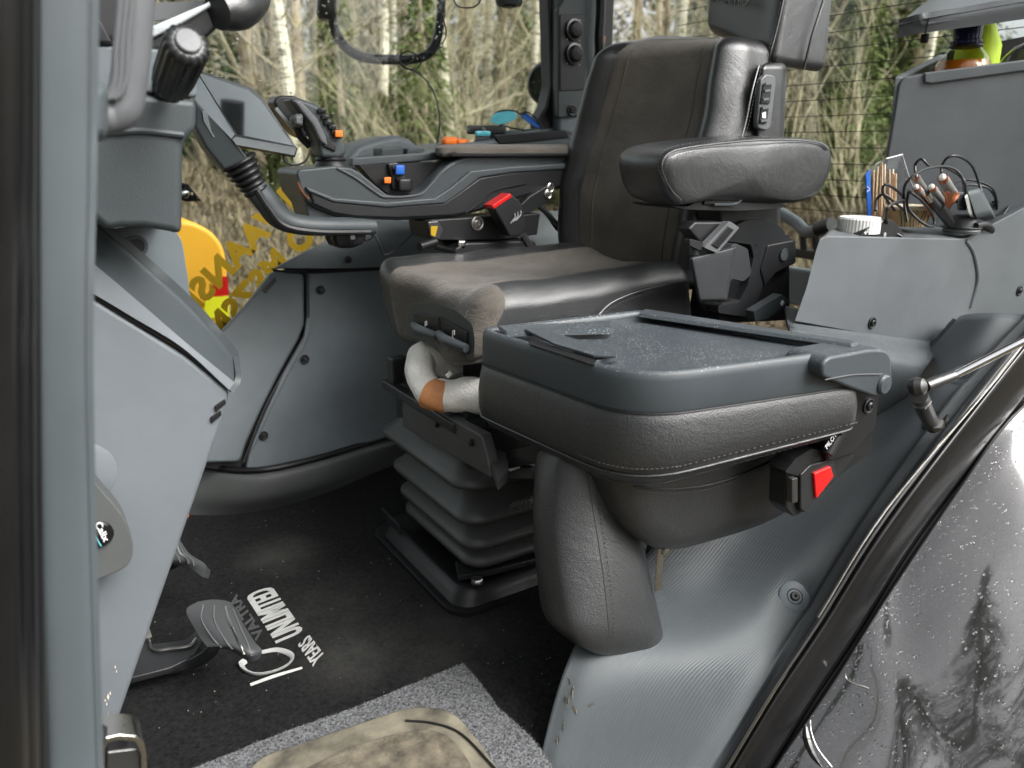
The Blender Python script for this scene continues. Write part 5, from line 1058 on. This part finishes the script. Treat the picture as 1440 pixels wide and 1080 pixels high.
part(prism([Z(*p, tz+.001) for p in ((806, 492), (834, 500), (834, 510), (806, 503))], (0, 0, .004)), 'clip_mark', 'panel_dark', clp)
# leather pad under the tray
TH2 = ZT-TH
def pr(k, z): return ins_(k, z)
def slope(P_, amt):   # pad is thinner at the hinge side
    out = []
    for p in P_:
        q_ = p.copy(); f_ = max(0, min(1, (p.x-.60)/.36)); q_.z = TH2+(p.z-TH2)*(1-amt*f_); out.append(q_)
    return out
pad = [pr(.004, TH2+.004), pr(-.001, TH2-.003), pr(-.004, TH2-.014), pr(-.0075, TH2-.04), pr(-.0075, TH2-.066), pr(-.002, TH2-.087), pr(.009, TH2-.099), pr(.016, TH2-.1045), pr(.019, TH2-.101), pr(.025, TH2-.107)]
part(ringmesh([slope(r_, .28) for r_ in pad]), 'back_pad', 'leather', ps, angle=80)
sm2 = slope(pr(-.0045, TH2-.083), .28); part(tube(sm2, .0016, 6, smooth=False, closed=True), 'piping', 'leather_smooth', ps); stitches([p+Vector((0, 0, .006)) for p in slope(pr(-.0078, TH2-.078), .28)], 'stitching', ps, step=.006, L_=.004, r=.0007)
sm = slope(pr(.0135, TH2-.1035), .28); n_ = len(sm)
stitches(sm[-10:]+sm[:1], 'stitching', ps, step=.006, L_=.004, r=.0007)
stitches(sm, 'stitching', ps, step=.006, L_=.004, r=.0007)
part(tube(slope(ins_(-.0015, TH2-.001), 0), .0012, 6, smooth=False, closed=True), 'tray_gap', 'rubber', ps)
# hinge bracket block
part(prism(fillet(Vs(.585, (1156, 530), (1157, 512), (1166, 502), (1225, 491), (1246, 492), (1254, 500), (1256, 538), (1246, 556), (1232, 559), (1200, 548)), .008), (0, .06, 0)), 'hinge_block', 'tray', ps, bevel=.005)
part(lathe([(.0145, -.004), (.0145, .001), (.012, .004), (.001, .005)], V(1243, 541, .584), (0, -1, 0), 28), 'hinge_cap', 'tray', ps)
part(tube(Vs(.583, (1160, 534), (1200, 527), (1240, 526)), .0008, 5), 'hinge_seam', 'grip', ps)
part(prism(Vs(.61, (1180, 545), (1238, 548), (1232, 600), (1200, 640), (1165, 650), (1160, 600)), (0, .12, 0)), 'hinge_frame', 'rubber', ps, bevel=.004)
screw(V(1222, 571, .608), (0, -1, 0), 'bolt', ps, .007, 'black_satin')
# seat pad underneath
lowp = [(866, 620), (872, 690), (884, 738), (906, 763), (930, 776), (965, 774), (1030, 756), (1080, 736), (1118, 712), (1150, 670), (1184, 620), (1200, 560), (1100, 560), (1000, 585), (900, 600)]
A2 = crs(Vs(.705, *lowp), 3, True)
rings = [ring(A2, .045, -.012), ring(A2, .024, -.010), ring(A2, .008, -.003), ring(A2, .001, .010), ring(A2, .0, .025), ring(A2, .0, .22), ring(A2, .01, .24)]
n_ = len(A2); vs = [p for r_ in rings for p in r_]; fs = [(i*n_+k, i*n_+(k+1) % n_, (i+1)*n_+(k+1) % n_, (i+1)*n_+k) for i in range(len(rings)-1) for k in range(n_)]+[tuple(range(n_-1, -1, -1)), tuple(range((len(rings)-1)*n_, len(rings)*n_))]
part((vs, fs), 'seat_pad', 'leather', ps, angle=80)
e2 = Vs(.692, (892, 684), (930, 688), (975, 686), (1020, 676), (1060, 660), (1110, 638), (1150, 618)); part(tube(e2, .0016, 6), 'piping', 'leather_smooth', ps); stitches([p+Vector((0, -.001, -.006)) for p in e2], 'stitching', ps)
# hanging pad
def hp_(w, s):
    x, y, z = s; w = w.copy()
    w.x += .006*math.sin(z*2)*(x); w.y -= (.014 if y < 0 else 0)*(1-x*x)*(1-z*z)*-y; w.x -= (.028 if x < 0 else 0)*(1-y*y)*(1-(z+.1)**2)
    return w
c = [V(814, 928, .69), V(798, 600, .80), V(754, 888, .81), V(756, 600, .90), V(958, 932, .695), V(868, 604, .78), V(900, 892, .82), V(830, 600, .90)]
c = [Vector(p) for p in c]
hpd = part(rcube(c, (.6, .4, .34), n=14, k=7, post=hp_), 'folded_front_pad', 'leather', ps)
s2 = [rc_eval(c, (.6, .4, .34), (-.45, -1, .9-1.75*i/10), hp_)+Vector((0, -.0008, 0)) for i in range(11)]
part(tube([p+Vector((-.002, .002, 0)) for p in s2], .0016, 6), 'piping', 'leather_smooth', hpd); stitches([p+Vector((.006, -.002, 0)) for p in s2], 'stitching', hpd)
part(bar(V(929, 770, .72), V(925, 830, .72), .003, .012), 'metal_bracket', 'metal', ps, bevel=.0008)
part(lathe([(.007, 0), (.006, .005), (.001, .006)], V(934, 774, .71), (0, -1, 0), 14), 'bracket_bolt', 'metal', ps)
# ================================================================ rear storage console
rcn = empty('rear_console', V(1240, 470, .9), 'grey storage console behind the passenger seat with an open top tray', 'console')
A3 = fillet(Vs(.86, (1117, 452), (1134, 404), (1147, 352), (1153, 336), (1162, 332), (1356, 336), (1440, 292), (1500, 262), (1500, 445), (1372, 441), (1345, 456), (1322, 490), (1310, 486)), [.004, .01, .02, .006, .004, .02, 0, 0, 0, .01, .01, 0, 0])
part(prism(A3, (.42, .25, 0)), 'lower_box', 'console', rcn, bevel=.008)
part(tube([V(1357, 338, .862), V(1368, 356, .861), V(1374, 392, .860), V(1364, 432, .861)], .0055, 10), 'ridge', 'console', rcn)
screw(V(1227, 454, .858), (0, -1, 0), 'screw', rcn, .007)
screw(V(1434, 409, .858), (0, -1, 0), 'screw', rcn, .007)
zt2 = V(1162, 332, .86).z
# upper box with opening
ub = empty('storage_box', V(1340, 290, 1.05), 'tall grey storage box with raised lid over drink bottles', 'storage box')
BP0 = V(1250, 200, 1.08); BN = Vector((-.64, -.77, 0)).normalized()
def F(px, py, k=0): return PL(px, py, BP0-BN*k, BN)
fr = [F(*q_) for q_ in ((1238, 300), (1244, 240), (1256, 170), (1264, 118), (1272, 108), (1300, 103), (1500, 78), (1500, 320), (1238, 320))]
part(prism(fillet(fr, [.01, 0, 0, .01, .008, .004, 0, 0, 0], 5), -BN*.018), 'front_wall', 'console', ub, bevel=.005)
part(prism([F(*q_, -.006) for q_ in ((1300, 102), (1440, 84), (1500, 76), (1500, 96), (1440, 100), (1310, 118), (1300, 116))], -BN*.014), 'front_rim', 'console', ub, bevel=.004)
part(prism([F(1258, 107, .004), F(1242, 300, .004), F(1290, 290, .26), F(1320, 76, .26)], (.02, -.012, 0)), 'left_wall', 'console', ub, bevel=.005)
part(prism([F(1324, 74, .27), F(1600, 20, .27), F(1600, 220, .27), F(1336, 220, .27)], -BN*.02), 'back_wall', 'rubber', ub)
lr0 = [F(1262, 53, .0), F(1302, 46, -.02), F(1370, 37, -.02), F(1440, 27, -.02), F(1520, 17, -.02)]
lr1 = [F(1264, 38, .0), F(1304, 27, -.025), F(1370, 16, -.025), F(1440, 4, -.025), F(1520, -8, -.025)]
lr2 = [F(1268, 30, .01), F(1306, 22, -.01), F(1370, 12, -.005), F(1440, 0, -.005), F(1520, -12, -.005)]
lr3 = [F(1310, -4, .17), F(1330, -12, .17), F(1380, -18, .17), F(1440, -28, .17), F(1520, -40, .17)]
part(Patch([lr0, lr1, lr2, lr3], 7).mesh(.012), 'lid', 'console', ub)
part(prism([F(1262, 53, .0), F(1308, 4, .12), F(1312, -6, .17), F(1330, -10, .22), F(1300, 44, .14)], (.015, 0, 0)), 'lid_side', 'console', ub, bevel=.003)
part(tube([F(1301, 47, -.026), F(1306, 26, -.03)], .0016, 5, smooth=False), 'lid_seam', 'rubber', ub)
part(lathe([(.0085, 0), (.0085, -.014), (.007, -.018)], F(1301, 48, .02), (0, 0, 1), 16), 'rubber_stop', 'rubber', ub)
bt = empty('drink_bottle', F(1352, 180, .09), 'clear bottle of orange drink with a navy cap under the lid', 'bottle')
cb_ = F(1352, 104, .09)
part(lathe([(.062, -.13), (.064, -.01), (.060, .012), (.049, .035), (.036, .05), (.029, .062), (.028, .07)], cb_, (0, 0, 1), 40), 'glass', 'bottle', bt)
part(lathe([(.060, -.13), (.062, -.01), (.0585, .012), (.052, .027)], cb_, (0, 0, 1), 40), 'drink', 'juice', bt)
part(lathe([(.032, .062), (.033, .066), (.032, .07), (.029, .072), (.029, .105), (.026, .11)], cb_, (0, 0, 1), 60, ribs=20, amp=.04), 'cap', 'navy', bt)
part(lathe([(.034, .0), (.035, .003), (.034, .006)], cb_+Vector((0, 0, .055)), (0, 0, 1), 30), 'neck_ring', 'black', bt)
nb = empty('neon_bottle', F(1375, 150, .19), 'neon yellow bottle top showing behind the navy capped bottle', 'bottle')
part(lathe([(.05, -.05), (.048, .04), (.03, .08), (.028, .1)], F(1372, 90, .19), (0, 0, 1), 24), 'body', 'neon', nb)
wb = empty('round_bottle', F(1448, 180, .09), 'dull round clear bottle at the right edge inside the box', 'bottle')
part(lathe([(.066, -.1), (.07, -.02), (.062, .02), (.043, .045), (.02, .055)], F(1450, 96, .09), (0, 0, 1), 32), 'body', 'bottle', wb)
part(lathe([(.056, -.1), (.056, .0)], F(1450, 96, .09), (0, 0, 1), 24), 'content', 'skirt', wb)
cdl = part(tube([F(1398, 304, -.012), F(1420, 299, -.012), F(1470, 288, -.012)], .003, 7), 'power_cable', 'cable'); tag(cdl, 'straight thin black cable running right along the box foot', 'cable')
# ---------------- loose things on the console top
tz2 = zt2-.004
wc = empty('bottle_cap', V(1200, 331, .88), 'white ribbed plastic jar lid at the left end of the console', 'lid')
pc = V(1206, 330, .90); pc.z = tz2
part(lathe([(.0385, -.002), (.0385, .024), (.036, .0275), (.002, .0275)], pc, (0, 0, 1), 160, ribs=40, amp=.02), 'lid', 'white', wc, angle=25)
kf = empty('work_light', V(1240, 331, .87), 'black oval light with white lettering leaning on the console rim', 'light')
kfo = crs(Vs(.866, (1211, 332), (1222, 319), (1238, 308), (1246, 307), (1258, 312), (1268, 324), (1272, 333)), 4)
part(prism(kfo, (0, .02, 0)), 'body', 'black', kf, bevel=.003)
O = V(1217, 331, .8645); text('INTELLIlight', O, V(1243, 312, .8645)-O, V(1215, 327, .8645)-O, 'lettering', 'icon', kf, depth=.0006, nrm=Vector((0, -1, 0)), bold=.02)
part(lathe([(.0045, 0), (.0045, .001), (.0035, .001)], V(1244, 330, .865), (0, -1, 0), 16), 'round_mark', 'icon_grey', kf)
cu = empty('paper_cup', V(1266, 333, .92), 'paper cup printed with brown and dark green wavy lines', 'cup')
pc = V(1272, 333, .93); pc.z = tz2-.002
part(lathe([(.036, 0), (.0425, .036)], pc, (0, 0, 1), 40), 'wall', 'paper', cu, angle=60)
part(lathe([(.044, .034), (.0465, .036), (.0465, .0395), (.044, .041), (.040, .040)], pc, (0, 0, 1), 40), 'rim', 'cream', cu)
for i in range(18):
    a_ = math.radians(-175+i*9.3); pts_ = []
    for h in range(5):
        rr_ = .0362+.0065*h/4; aa = a_+.05*math.sin(h*1.1+i*.6); pts_.append(pc+Vector((rr_*math.cos(aa), rr_*math.sin(aa), .034*h/4)))
    part(tube(pts_, .0009, 5), 'printed_line', 'green_dark' if i % 3 == 1 else 'paper' if i % 3 == 0 else 'dirt', cu)
bgp = empty('stick_bag', V(1245, 310, .95), 'clear bag of thin wooden sticks standing behind the cup', 'bag')
random.seed(4)
for i in range(15):
    x = 1222+i*2.6; top_ = 232-abs(i-8)*-.9+random.uniform(-6, 6)-(i*1.8 if i < 9 else 0); v_ = .95+random.uniform(0, .03)
    part(bar(V(x+random.uniform(-1, 1), 316, v_), V(x+2+random.uniform(-2, 3), top_+8, v_), .0035, .0025, up=(0, 1, 0)), 'stick', 'wood' if i % 4 else 'cream', bgp)
part(prism(Vs(.945, (1218, 245), (1224, 238), (1226, 312), (1221, 312)), (0, .002, 0)), 'blue_label', 'blue', bgp)
part(tube(Vs(.9445, (1219, 262), (1223, 266), (1219, 270)), .0008, 5), 'label_mark', 'icon', bgp)
film = Patch([[V(1219, 238, .94), V(1245, 222, .945), V(1268, 218, .95)], [V(1220, 262, .935), V(1246, 258, .94), V(1276, 252, .95)], [V(1222, 310, .93), V(1250, 305, .94), V(1284, 300, .95)]], 8)
part(film.mesh(.0003, post=lambda p, n, a, b: p+n*.003*noise.noise(p*60)), 'film', 'bag', bgp, angle=180)
part(tube(V3((1246, 223, .944), (1258, 220, .947), (1269, 217, .95)), .0012, 5), 'film_edge', 'icon', bgp)
part(tube(V3((1269, 217, .95), (1276, 240, .95), (1284, 262, .95)), .0005, 5), 'film_edge', 'icon', bgp)
# charging dock and plugs
dk = empty('power_socket', V(1354, 325, .87), 'round grey socket with a cable plugged in at the console corner', 'socket')
pc = V(1352, 322, .88)
part(lathe([(.034, -.008), (.036, -.002), (.033, .004), (.026, .006), (.0255, .018), (.022, .026), (.016, .03)], pc, (0, 0, 1), 40), 'housing', 'grip', dk)
part(tube([pc+Vector((.036*math.cos(t), .036*math.sin(t), .004)) for t in [math.radians(k) for k in range(0, 360, 20)]], .002, 6, closed=True), 'lid_ring', 'black', dk)
part(rcube([V(x, y, v) for x in (1346, 1360) for v in (.86, .88) for y in (296, 270)], .35, n=2, k=3), 'plug', 'panel_dark', dk)
part(tube([V(1372, 318, .85), V(1386, 316, .85), V(1394, 322, .86), V(1392, 328, .87)], .007, 10), 'cap_hinge', 'black', dk)
ca = empty('charger_puck', V(1380, 300, .86), 'flat grey oval charger leaning over the socket', 'charger')
part(rcube([V(1370, 308, .84), V(1358, 268, .85), V(1384, 312, .90), V(1362, 268, .90), V(1398, 300, .84), V(1378, 264, .85), V(1402, 308, .9), V(1380, 264, .9)], (.3, .3, .4), n=3, k=5), 'puck', 'panel_dark', ca)
part(rcube([V(1362, 304, .845), V(1355, 275, .85), V(1372, 308, .88), V(1364, 276, .88), V(1370, 306, .845), V(1362, 270, .85), V(1376, 310, .88), V(1366, 272, .88)], (.4, .3, .4), n=3, k=4), 'puck_edge', 'plug', ca)
for i, (x, y, x2, y2, v) in enumerate(((1288, 250, 1300, 268, .90), (1290, 266, 1306, 286, .885), (1312, 266, 1328, 290, .885), (1327, 253, 1344, 280, .885))):
    t_ = empty('audio_plug', V(x2, y2, v), ['upper left', 'lower left', 'middle', 'large right'][i]+' grey cable plug with copper ring standing in the cable tangle', 'plug', 'grey plugs in the cable tangle')
    a_, b_ = V(x2, y2, v), V(x, y, v-.01); k = 1.25 if i == 3 else .95
    part(tube([a_, b_], .0085*k, 14, smooth=False), 'shell', 'plug', t_, bevel=.001); part(tube([b_, b_+(b_-a_)*.12], .0078*k, 14, smooth=False), 'gold_ring', 'copper', t_)
    part(lathe([(.006*k, 0), (.006*k, .004), (.003*k, .008)], b_+(b_-a_)*.1, b_-a_, 14), 'tip', 'icon', t_)
for i, (x0, y0, x1, y1) in enumerate(((1306, 278, 1336, 312), (1322, 290, 1336, 312))):
    t_ = empty('cable_boot', V(x1, y1, .87), ['black rubber cable boot with clear tip crossing the copper strands', 'shorter black rubber boot beside the socket'][i], 'plug')
    part(tube([V(x0, y0, .865), V(x1, y1, .88)], [.0085, .011], 14, smooth=False), 'boot', 'black_satin', t_); 
    if i == 0: part(tube([V(1302, 272, .862), V(1308, 281, .865)], .0075, 12, smooth=False), 'tip', 'chrome', t_)
cw_ = empty('copper_strands', V(1330, 300, .87), 'bundle of bright copper wire strands between the plugs', 'wire')
random.seed(8)
for i in range(16):
    part(tube([V(1324+i*.6+random.uniform(-3, 3), 296+random.uniform(-3, 3), .87), V(1330+i*.8, 284, .862), V(1326+i*1.6, 271+random.uniform(-3, 3), .86)], .0011, 5), 'strand', 'copper', cw_)
for i in range(8):
    part(tube([V(1288+i*1.2, 276+random.uniform(-3, 3), .872), V(1300+i, 290, .87), V(1308+i, 305, .875)], .0011, 5), 'strand', 'copper', cw_)
cps = [([(1276, 312), (1271, 280), (1274, 258), (1295, 240), (1325, 234), (1345, 240), (1356, 256), (1358, 272)], .86, 'large black cable loop arching over the plugs'),
       ([(1288, 250), (1287, 232), (1296, 224), (1308, 234), (1330, 236), (1352, 250), (1356, 270)], .875, 'black cable rising from the upper left plug'),
       ([(1325, 252), (1324, 236), (1332, 222), (1348, 220), (1366, 232), (1376, 256), (1382, 280), (1380, 292)], .885, 'tall black cable arch at the right of the tangle'),
       ([(1231, 296), (1233, 280), (1244, 274), (1262, 288), (1276, 298), (1272, 280), (1256, 264), (1244, 260), (1242, 272), (1258, 296)], .90, 'thin black loop around the cup rim'),
       ([(1268, 333), (1252, 322), (1246, 306), (1250, 290), (1268, 282), (1276, 284)], .862, 'black cable bulging in front of the paper cup'),
       ([(1278, 268), (1276, 290), (1290, 308), (1306, 318), (1314, 316), (1310, 300), (1296, 282), (1280, 270)], .86, 'small oval cable loop before the copper strands'),
       ([(1336, 262), (1350, 254), (1372, 254), (1396, 266), (1402, 290), (1398, 302), (1406, 306), (1418, 290), (1414, 282), (1396, 284)], .91, 'coiled black cable right of the charger'),
       ([(1340, 268), (1360, 260), (1388, 264), (1400, 280), (1400, 300), (1412, 296), (1400, 290)], .925, 'second coil of black cable behind the charger')]
for pts_, v_, lb in cps:
    random.seed(len(pts_)); pp = [V(a_, b_, v_+.012*math.sin(i*1.7)) for i, (a_, b_) in enumerate(pts_)]
    tag(part(tube(pp, .0026, 8, n=8), 'charging_cable', 'cable'), lb, 'cable', 'black cables on the console')
# ================================================================ ribbed wheel arch trim
wt = empty('wheel_arch_trim', V(1000, 1000, .7), 'ribbed blue grey trim curving down the door opening behind the passenger seat', 'trim')
R_ = [V3((1343, 474, .88), (1348, 446, .80), (1392, 440, .71), (1450, 440, .66), (1500, 405, .63)),
      V3((1190, 560, .90), (1258, 560, .81), (1312, 550, .71), (1352, 546, .66), (1377, 545, .63)),
      V3((1000, 690, .90), (1090, 706, .82), (1180, 714, .71), (1228, 716, .66), (1248, 718, .625)),
      V3((900, 790, .86), (985, 830, .79), (1072, 858, .695), (1130, 866, .655), (1156, 868, .62)),
      V3((815, 896, .755), (868, 918, .71), (950, 945, .672), (1056, 962, .64), (1090, 970, .615)),
      V3((766, 1040, .705), (800, 1058, .68), (880, 1076, .66), (975, 1088, .63), (1012, 1092, .61)),
      V3((745, 1190, .67), (770, 1190, .66), (830, 1192, .645), (900, 1200, .625), (936, 1206, .605))]
TP = Patch(R_, 10)
def on(px, py):    # point of the trim surface under a pixel
    d0 = ray(px, py).normalized(); best = None
    for i in range(TP.R):
        for j in range(TP.C):
            g_ = TP.g[i][j]; w_ = (g_-EYE); l_ = (w_-d0*w_.dot(d0)).length
            if best is None or l_ < best[0]: best = (l_, i, j)
    return TP.at(best[1]/(TP.R-1), best[2]/(TP.C-1))
scr1 = on(1354, 521)[0]; scr2 = on(1120, 836)[0]
def tpost(p, n, a, b):
    q_ = p.copy()
    # rolled ridge near the outer edge
    q_ += n*(.010*math.exp(-((b-.80)/.06)**2)-.004*math.exp(-((b-.90)/.04)**2))
    for c_, r_ in ((scr1, .03), (scr2, .028)):
        d = (p-c_).length; q_ -= n*.012*math.exp(-(d/r_)**4)
    return q_
tm = TP.mesh(.008, post=tpost)
part(tm, 'ribbed_panel', ['trim', 'trim_scuffed'], wt, angle=180, uv=TP.uv, fix=False)
for px, py in ((1120, 836), (1354, 521)):
    p_, n_2 = on(px, py); screw(p_-n_2*.007, n_2, 'screw', wt, .0085)
    part(lathe([(.024, -.004), (.0255, -.001), (.023, .0)], p_-n_2*.006, n_2, 30), 'screw_cup', 'trim_plain', wt)
smb = MB(); random.seed(31)
for (x, y, w_, h_) in ((802, 958, 2, 14), (806, 972, 3, 20), (798, 985, 2, 16), (808, 998, 5, 12), (828, 990, 3, 3), (832, 992, 7, 3), (812, 962, 2, 5), (792, 1020, 1.5, 20), (784, 1040, 1.5, 16), (1010, 990, 1, 2), (930, 1010, 2, 1)):
    for k in range(4):
        xx = x+random.uniform(-2, 2); yy = y+random.uniform(-4, 4); pts_ = [on(xx+dx*w_*.6, yy+dy*h_/2.5) for dx, dy in ((-.3, -1), (.4, -.3), (.1, 1), (-.5, .3))]
        pts_ = [D(xx+dx*w_*.6, yy+dy*h_/2.5, (q_[0]-EYE).dot(CAMD))+q_[1]*.0012 for (dx, dy), q_ in zip(((-.3, -1), (.4, -.3), (.1, 1), (-.5, .3)), pts_)]
        smb.add((pts_, [(0, 1, 2, 3)]))
smb.build('mud_scuff', 'dirt', wt, smooth=False, fix=False)
inner = Patch([V3((1105, 430, .93), (1200, 450, .90), (1320, 470, .89)), V3((1108, 455, .86), (1200, 470, .85), (1320, 490, .84)), V3((1112, 470, .80), (1200, 500, .77), (1300, 520, .76)), V3((1112, 540, .82), (1180, 590, .82), (1250, 600, .82))], 8)
part(inner.mesh(.006), 'rear_strip', 'trim', wt, angle=180, uv=inner.uv, fix=False)
# ================================================================ door opening seal and body
sl = empty('door_seal', V(1080, 1080, .6), 'glossy black door seal strips running beside the ribbed trim', 'door seal')
def strip(o_, dv): return None
edge0 = [(925, 1206), (1003, 1095), (1078, 972), (1146, 870), (1240, 722), (1376, 545), (1500, 392)]
def off(k, v): 
    return [V(x+k*.80*(1 if y < 2000 else 1), y+k*.42, v) for x, y in edge0]
e0 = off(0, .618); e1 = off(10, .605); e2_ = off(22, .600)
part(Patch([off(4, .614), off(5.5, .606), off(8, .603), off(11, .606)], 6).mesh(.004), 'bright_lip', 'metal_dark', sl, angle=180)
part(Patch([off(12, .606), off(20, .596), off(42, .591), off(64, .591), off(70, .604)], 6).mesh(.004), 'seal_face', 'gloss', sl, angle=180)
part(tube(off(73, .604), .005, 8), 'seal_groove', 'rubber', sl)
part(Patch([off(75, .600), off(80, .590), off(92, .585), off(100, .587), off(104, .604)], 6).mesh(.004), 'outer_seal', 'gloss', sl, angle=180)
part(tube(V3((1150, 868, .596), (1246, 716, .598), (1392, 543, .602), (1508, 400, .61)), .0022, 6), 'edge_wire', 'metal', sl)
# fender
fd = empty('rear_fender', V(1350, 1080, .5), 'wet metallic grey bodywork with rain drops at the lower right corner', 'fender')
NF = Vector((-.62, -.42, .66)).normalized()
FR = []
for k, row in enumerate((((1512, 540), (1560, 560), (1620, 640), (1700, 760), (1800, 900)), ((1440, 604), (1470, 640), (1530, 730), (1620, 860), (1740, 1000)), ((1350, 730), (1380, 760), (1440, 830), (1520, 940), (1640, 1090)), ((1258, 870), (1290, 890), (1355, 950), (1440, 1040), (1540, 1180)),
        ((1185, 985), (1215, 1005), (1270, 1060), (1350, 1140), (1450, 1260)), ((1100, 1110), (1130, 1130), (1190, 1190), (1270, 1260), (1370, 1380)), ((1030, 1230), (1060, 1250), (1110, 1310), (1200, 1380), (1300, 1500)))):
    row = [(x_-24, y_-12) for x_, y_ in row]; e_ = V(*row[0], .590); FR.append([PL(*q_, e_, (NF+Vector((0, -.10*c_**2/6, -.02*c_))).normalized()) for c_, q_ in enumerate(row)])
FP = Patch(FR, 9)
def fpost(p, n, a, b):
    q_ = p.copy()
    # diagonal feature crease
    l_ = a-(.50+.25*(b-.1)); q_ += n*.009*(1/(1+math.exp(-l_*45))-.5)
    return q_
part(FP.mesh(.006, post=fpost), 'body_panel', 'paint', fd, angle=180)
dr = MB(); random.seed(14)
for k in range(2600):
    a_, b_ = random.uniform(.02, .95), random.uniform(.02, .85); p_, n_2 = FP.at(a_, b_); p_ = fpost(p_, n_2, a_, b_)
    rr_ = random.choice([.0007, .0009, .0012, .0016, .0024])*random.uniform(.7, 1.25); ax_ = n_2; sx = random.uniform(.75, 1.4)
    a1 = ax_.orthogonal().normalized(); b1 = ax_.cross(a1); ro = random.uniform(0, 3.1); a2 = a1*math.cos(ro)+b1*math.sin(ro); b2 = ax_.cross(a2); v_ = []; f_ = []; S_ = 9
    for (k1, h1) in ((1, -.05), (.9, .3), (.55, .5)):
        for t in range(S_): an = 2*math.pi*t/S_; v_.append(p_+a2*math.cos(an)*rr_*k1*sx+b2*math.sin(an)*rr_*k1+ax_*h1*rr_)
    v_.append(p_+ax_*.58*rr_)
    for i in range(2):
        for t in range(S_): l_ = (t+1) % S_; f_.append((i*S_+t, i*S_+l_, (i+1)*S_+l_, (i+1)*S_+t))
    for t in range(S_): f_.append((2*S_+t, 2*S_+(t+1) % S_, 3*S_))
    dr.add((v_, f_))
o = dr.build('rain_drops', 'water', fd, angle=180, fix=False); o['kind'] = 'stuff'
part(tube([FP.at(.60, .02)[0]+FP.at(.6, .02)[1]*.002, FP.at(.63, .12)[0]+FP.at(.63, .12)[1]*.003, FP.at(.62, .3)[0]+FP.at(.62, .3)[1]*.004], .0018, 6), 'panel_edge', 'metal', fd)
sl_ = [(.73, .03), (.745, .12), (.76, .25), (.765, .36)]
part(tube([FP.at(a_, b_)[0]+FP.at(a_, b_)[1]*.002 for a_, b_ in sl_], [.004, .007, .006, .001], 8), 'dark_slot', 'gloss', fd)
part(tube([FP.at(a_-.012, b_)[0]+FP.at(a_, b_)[1]*.004 for a_, b_ in sl_], .0014, 6), 'slot_edge', 'metal', fd)
# gas strut
gs = empty('gas_strut', V(1320, 590, .62), 'polished gas strut rod with ball joint on a short dark post', 'gas strut')
part(tube([V(1338, 530, .57), V(1470, 464, .50)], .0062, 18, smooth=False), 'rod', 'chrome', gs)
part(tube([V(1302, 543, .58), V(1320, 536, .575)], [.0085, .0095], 16, smooth=False), 'rod_end', 'metal_dark', gs)
part(tube([V(1316, 537.5, .576), V(1342, 528, .569)], .0085, 16, smooth=False), 'sleeve', 'metal_dark', gs, bevel=.001)
part(lathe([(.004, -.013), (.0115, -.009), (.0145, 0), (.0115, .009), (.004, .013)], V(1290, 544, .58), (.2, -1, .3), 24), 'ball_socket', 'metal_dark', gs)
part(tube([V(1292, 556, .583), V(1300, 576, .60), V(1312, 600, .63)], [.0125, .0125, .0115], 16, smooth=False), 'post', 'metal_dark', gs)
part(lathe([(.0145, -.003), (.0145, .003)], V(1295, 563, .587), V(1312, 600, .63)-V(1292, 556, .583), 6), 'nut', 'metal', gs)
p_, n_2 = on(1316, 592)
part(lathe([(.024, -.001), (.022, .0025), (.016, .003), (.001, .0032)], p_+n_2*.001, n_2, 14), 'hole_boot', 'rubber', gs)
part(rcube([V(x, y, v) for x in (1310, 1328) for v in (.61, .63) for y in (604, 590)], .4, n=2, k=3), 'weld', 'metal_dark', gs)
# second belt buckle and marker
rbk = empty('passenger_belt_buckle', V(1140, 720, .62), 'dusty black belt buckle with a bright red button wedged by the trim', 'buckle')
bkA = Vs(.625, (1106, 664), (1104, 714), (1116, 727), (1128, 722), (1180, 672), (1202, 640), (1190, 630), (1150, 630), (1130, 634))
part(prism(fillet(bkA, .005), (0, .03, 0)), 'housing', 'black', rbk, bevel=.004)
part(prism(fillet(Vs(.617, (1126, 668), (1140, 654), (1172, 645), (1176, 672), (1150, 702), (1132, 722), (1126, 716)), .003), (0, .012, 0)), 'front_plate', 'black_satin', rbk, bevel=.002)
part(prism(Vs(.613, (1145, 666), (1169, 656), (1173, 670), (1158, 690), (1148, 702)), (0, .008, 0)), 'red_button', 'red', rbk, bevel=.002)
part(prism(Vs(.612, (1114, 674), (1122, 672), (1122, 706), (1114, 708)), (0, .01, 0)), 'tongue_slot', 'metal_dark', rbk, bevel=.001)
part(prism(fillet(Vs(.62, (1104, 664), (1118, 646), (1140, 632), (1166, 634), (1178, 642), (1150, 648), (1128, 662), (1124, 670)), .003), (0, .03, 0)), 'shoulder', 'black', rbk, bevel=.003)
part(prism(Vs(.63, (1160, 640), (1200, 628), (1230, 600), (1222, 640), (1180, 670)), (0, .02, 0)), 'belt_strap', 'rubber', rbk, bevel=.002)
mk_ = empty('marker_pen', V(1170, 625, .63), 'black marker pen with white print stuck beside the hinge frame', 'marker pen')
part(tube([V(1164, 638, .605), V(1178, 612, .605), V(1188, 596, .605)], [.0085, .0085, .0075], 16, smooth=False), 'barrel', 'black', mk_)
part(tube([V(1180, 610, .596), V(1192, 590, .60), V(1203, 568, .61)], [.0045, .004, .002], 10, smooth=False), 'clip', 'metal_dark', mk_)
O = V(1163, 632, .5955); text('PILOT', O, V(1177, 612, .5955)-O, V(1160, 627, .5955)-O, 'lettering', 'icon', mk_, depth=.0004, nrm=Vector((0, -1, 0)))
# ---------------- render settings
sc.render.engine = 'CYCLES'
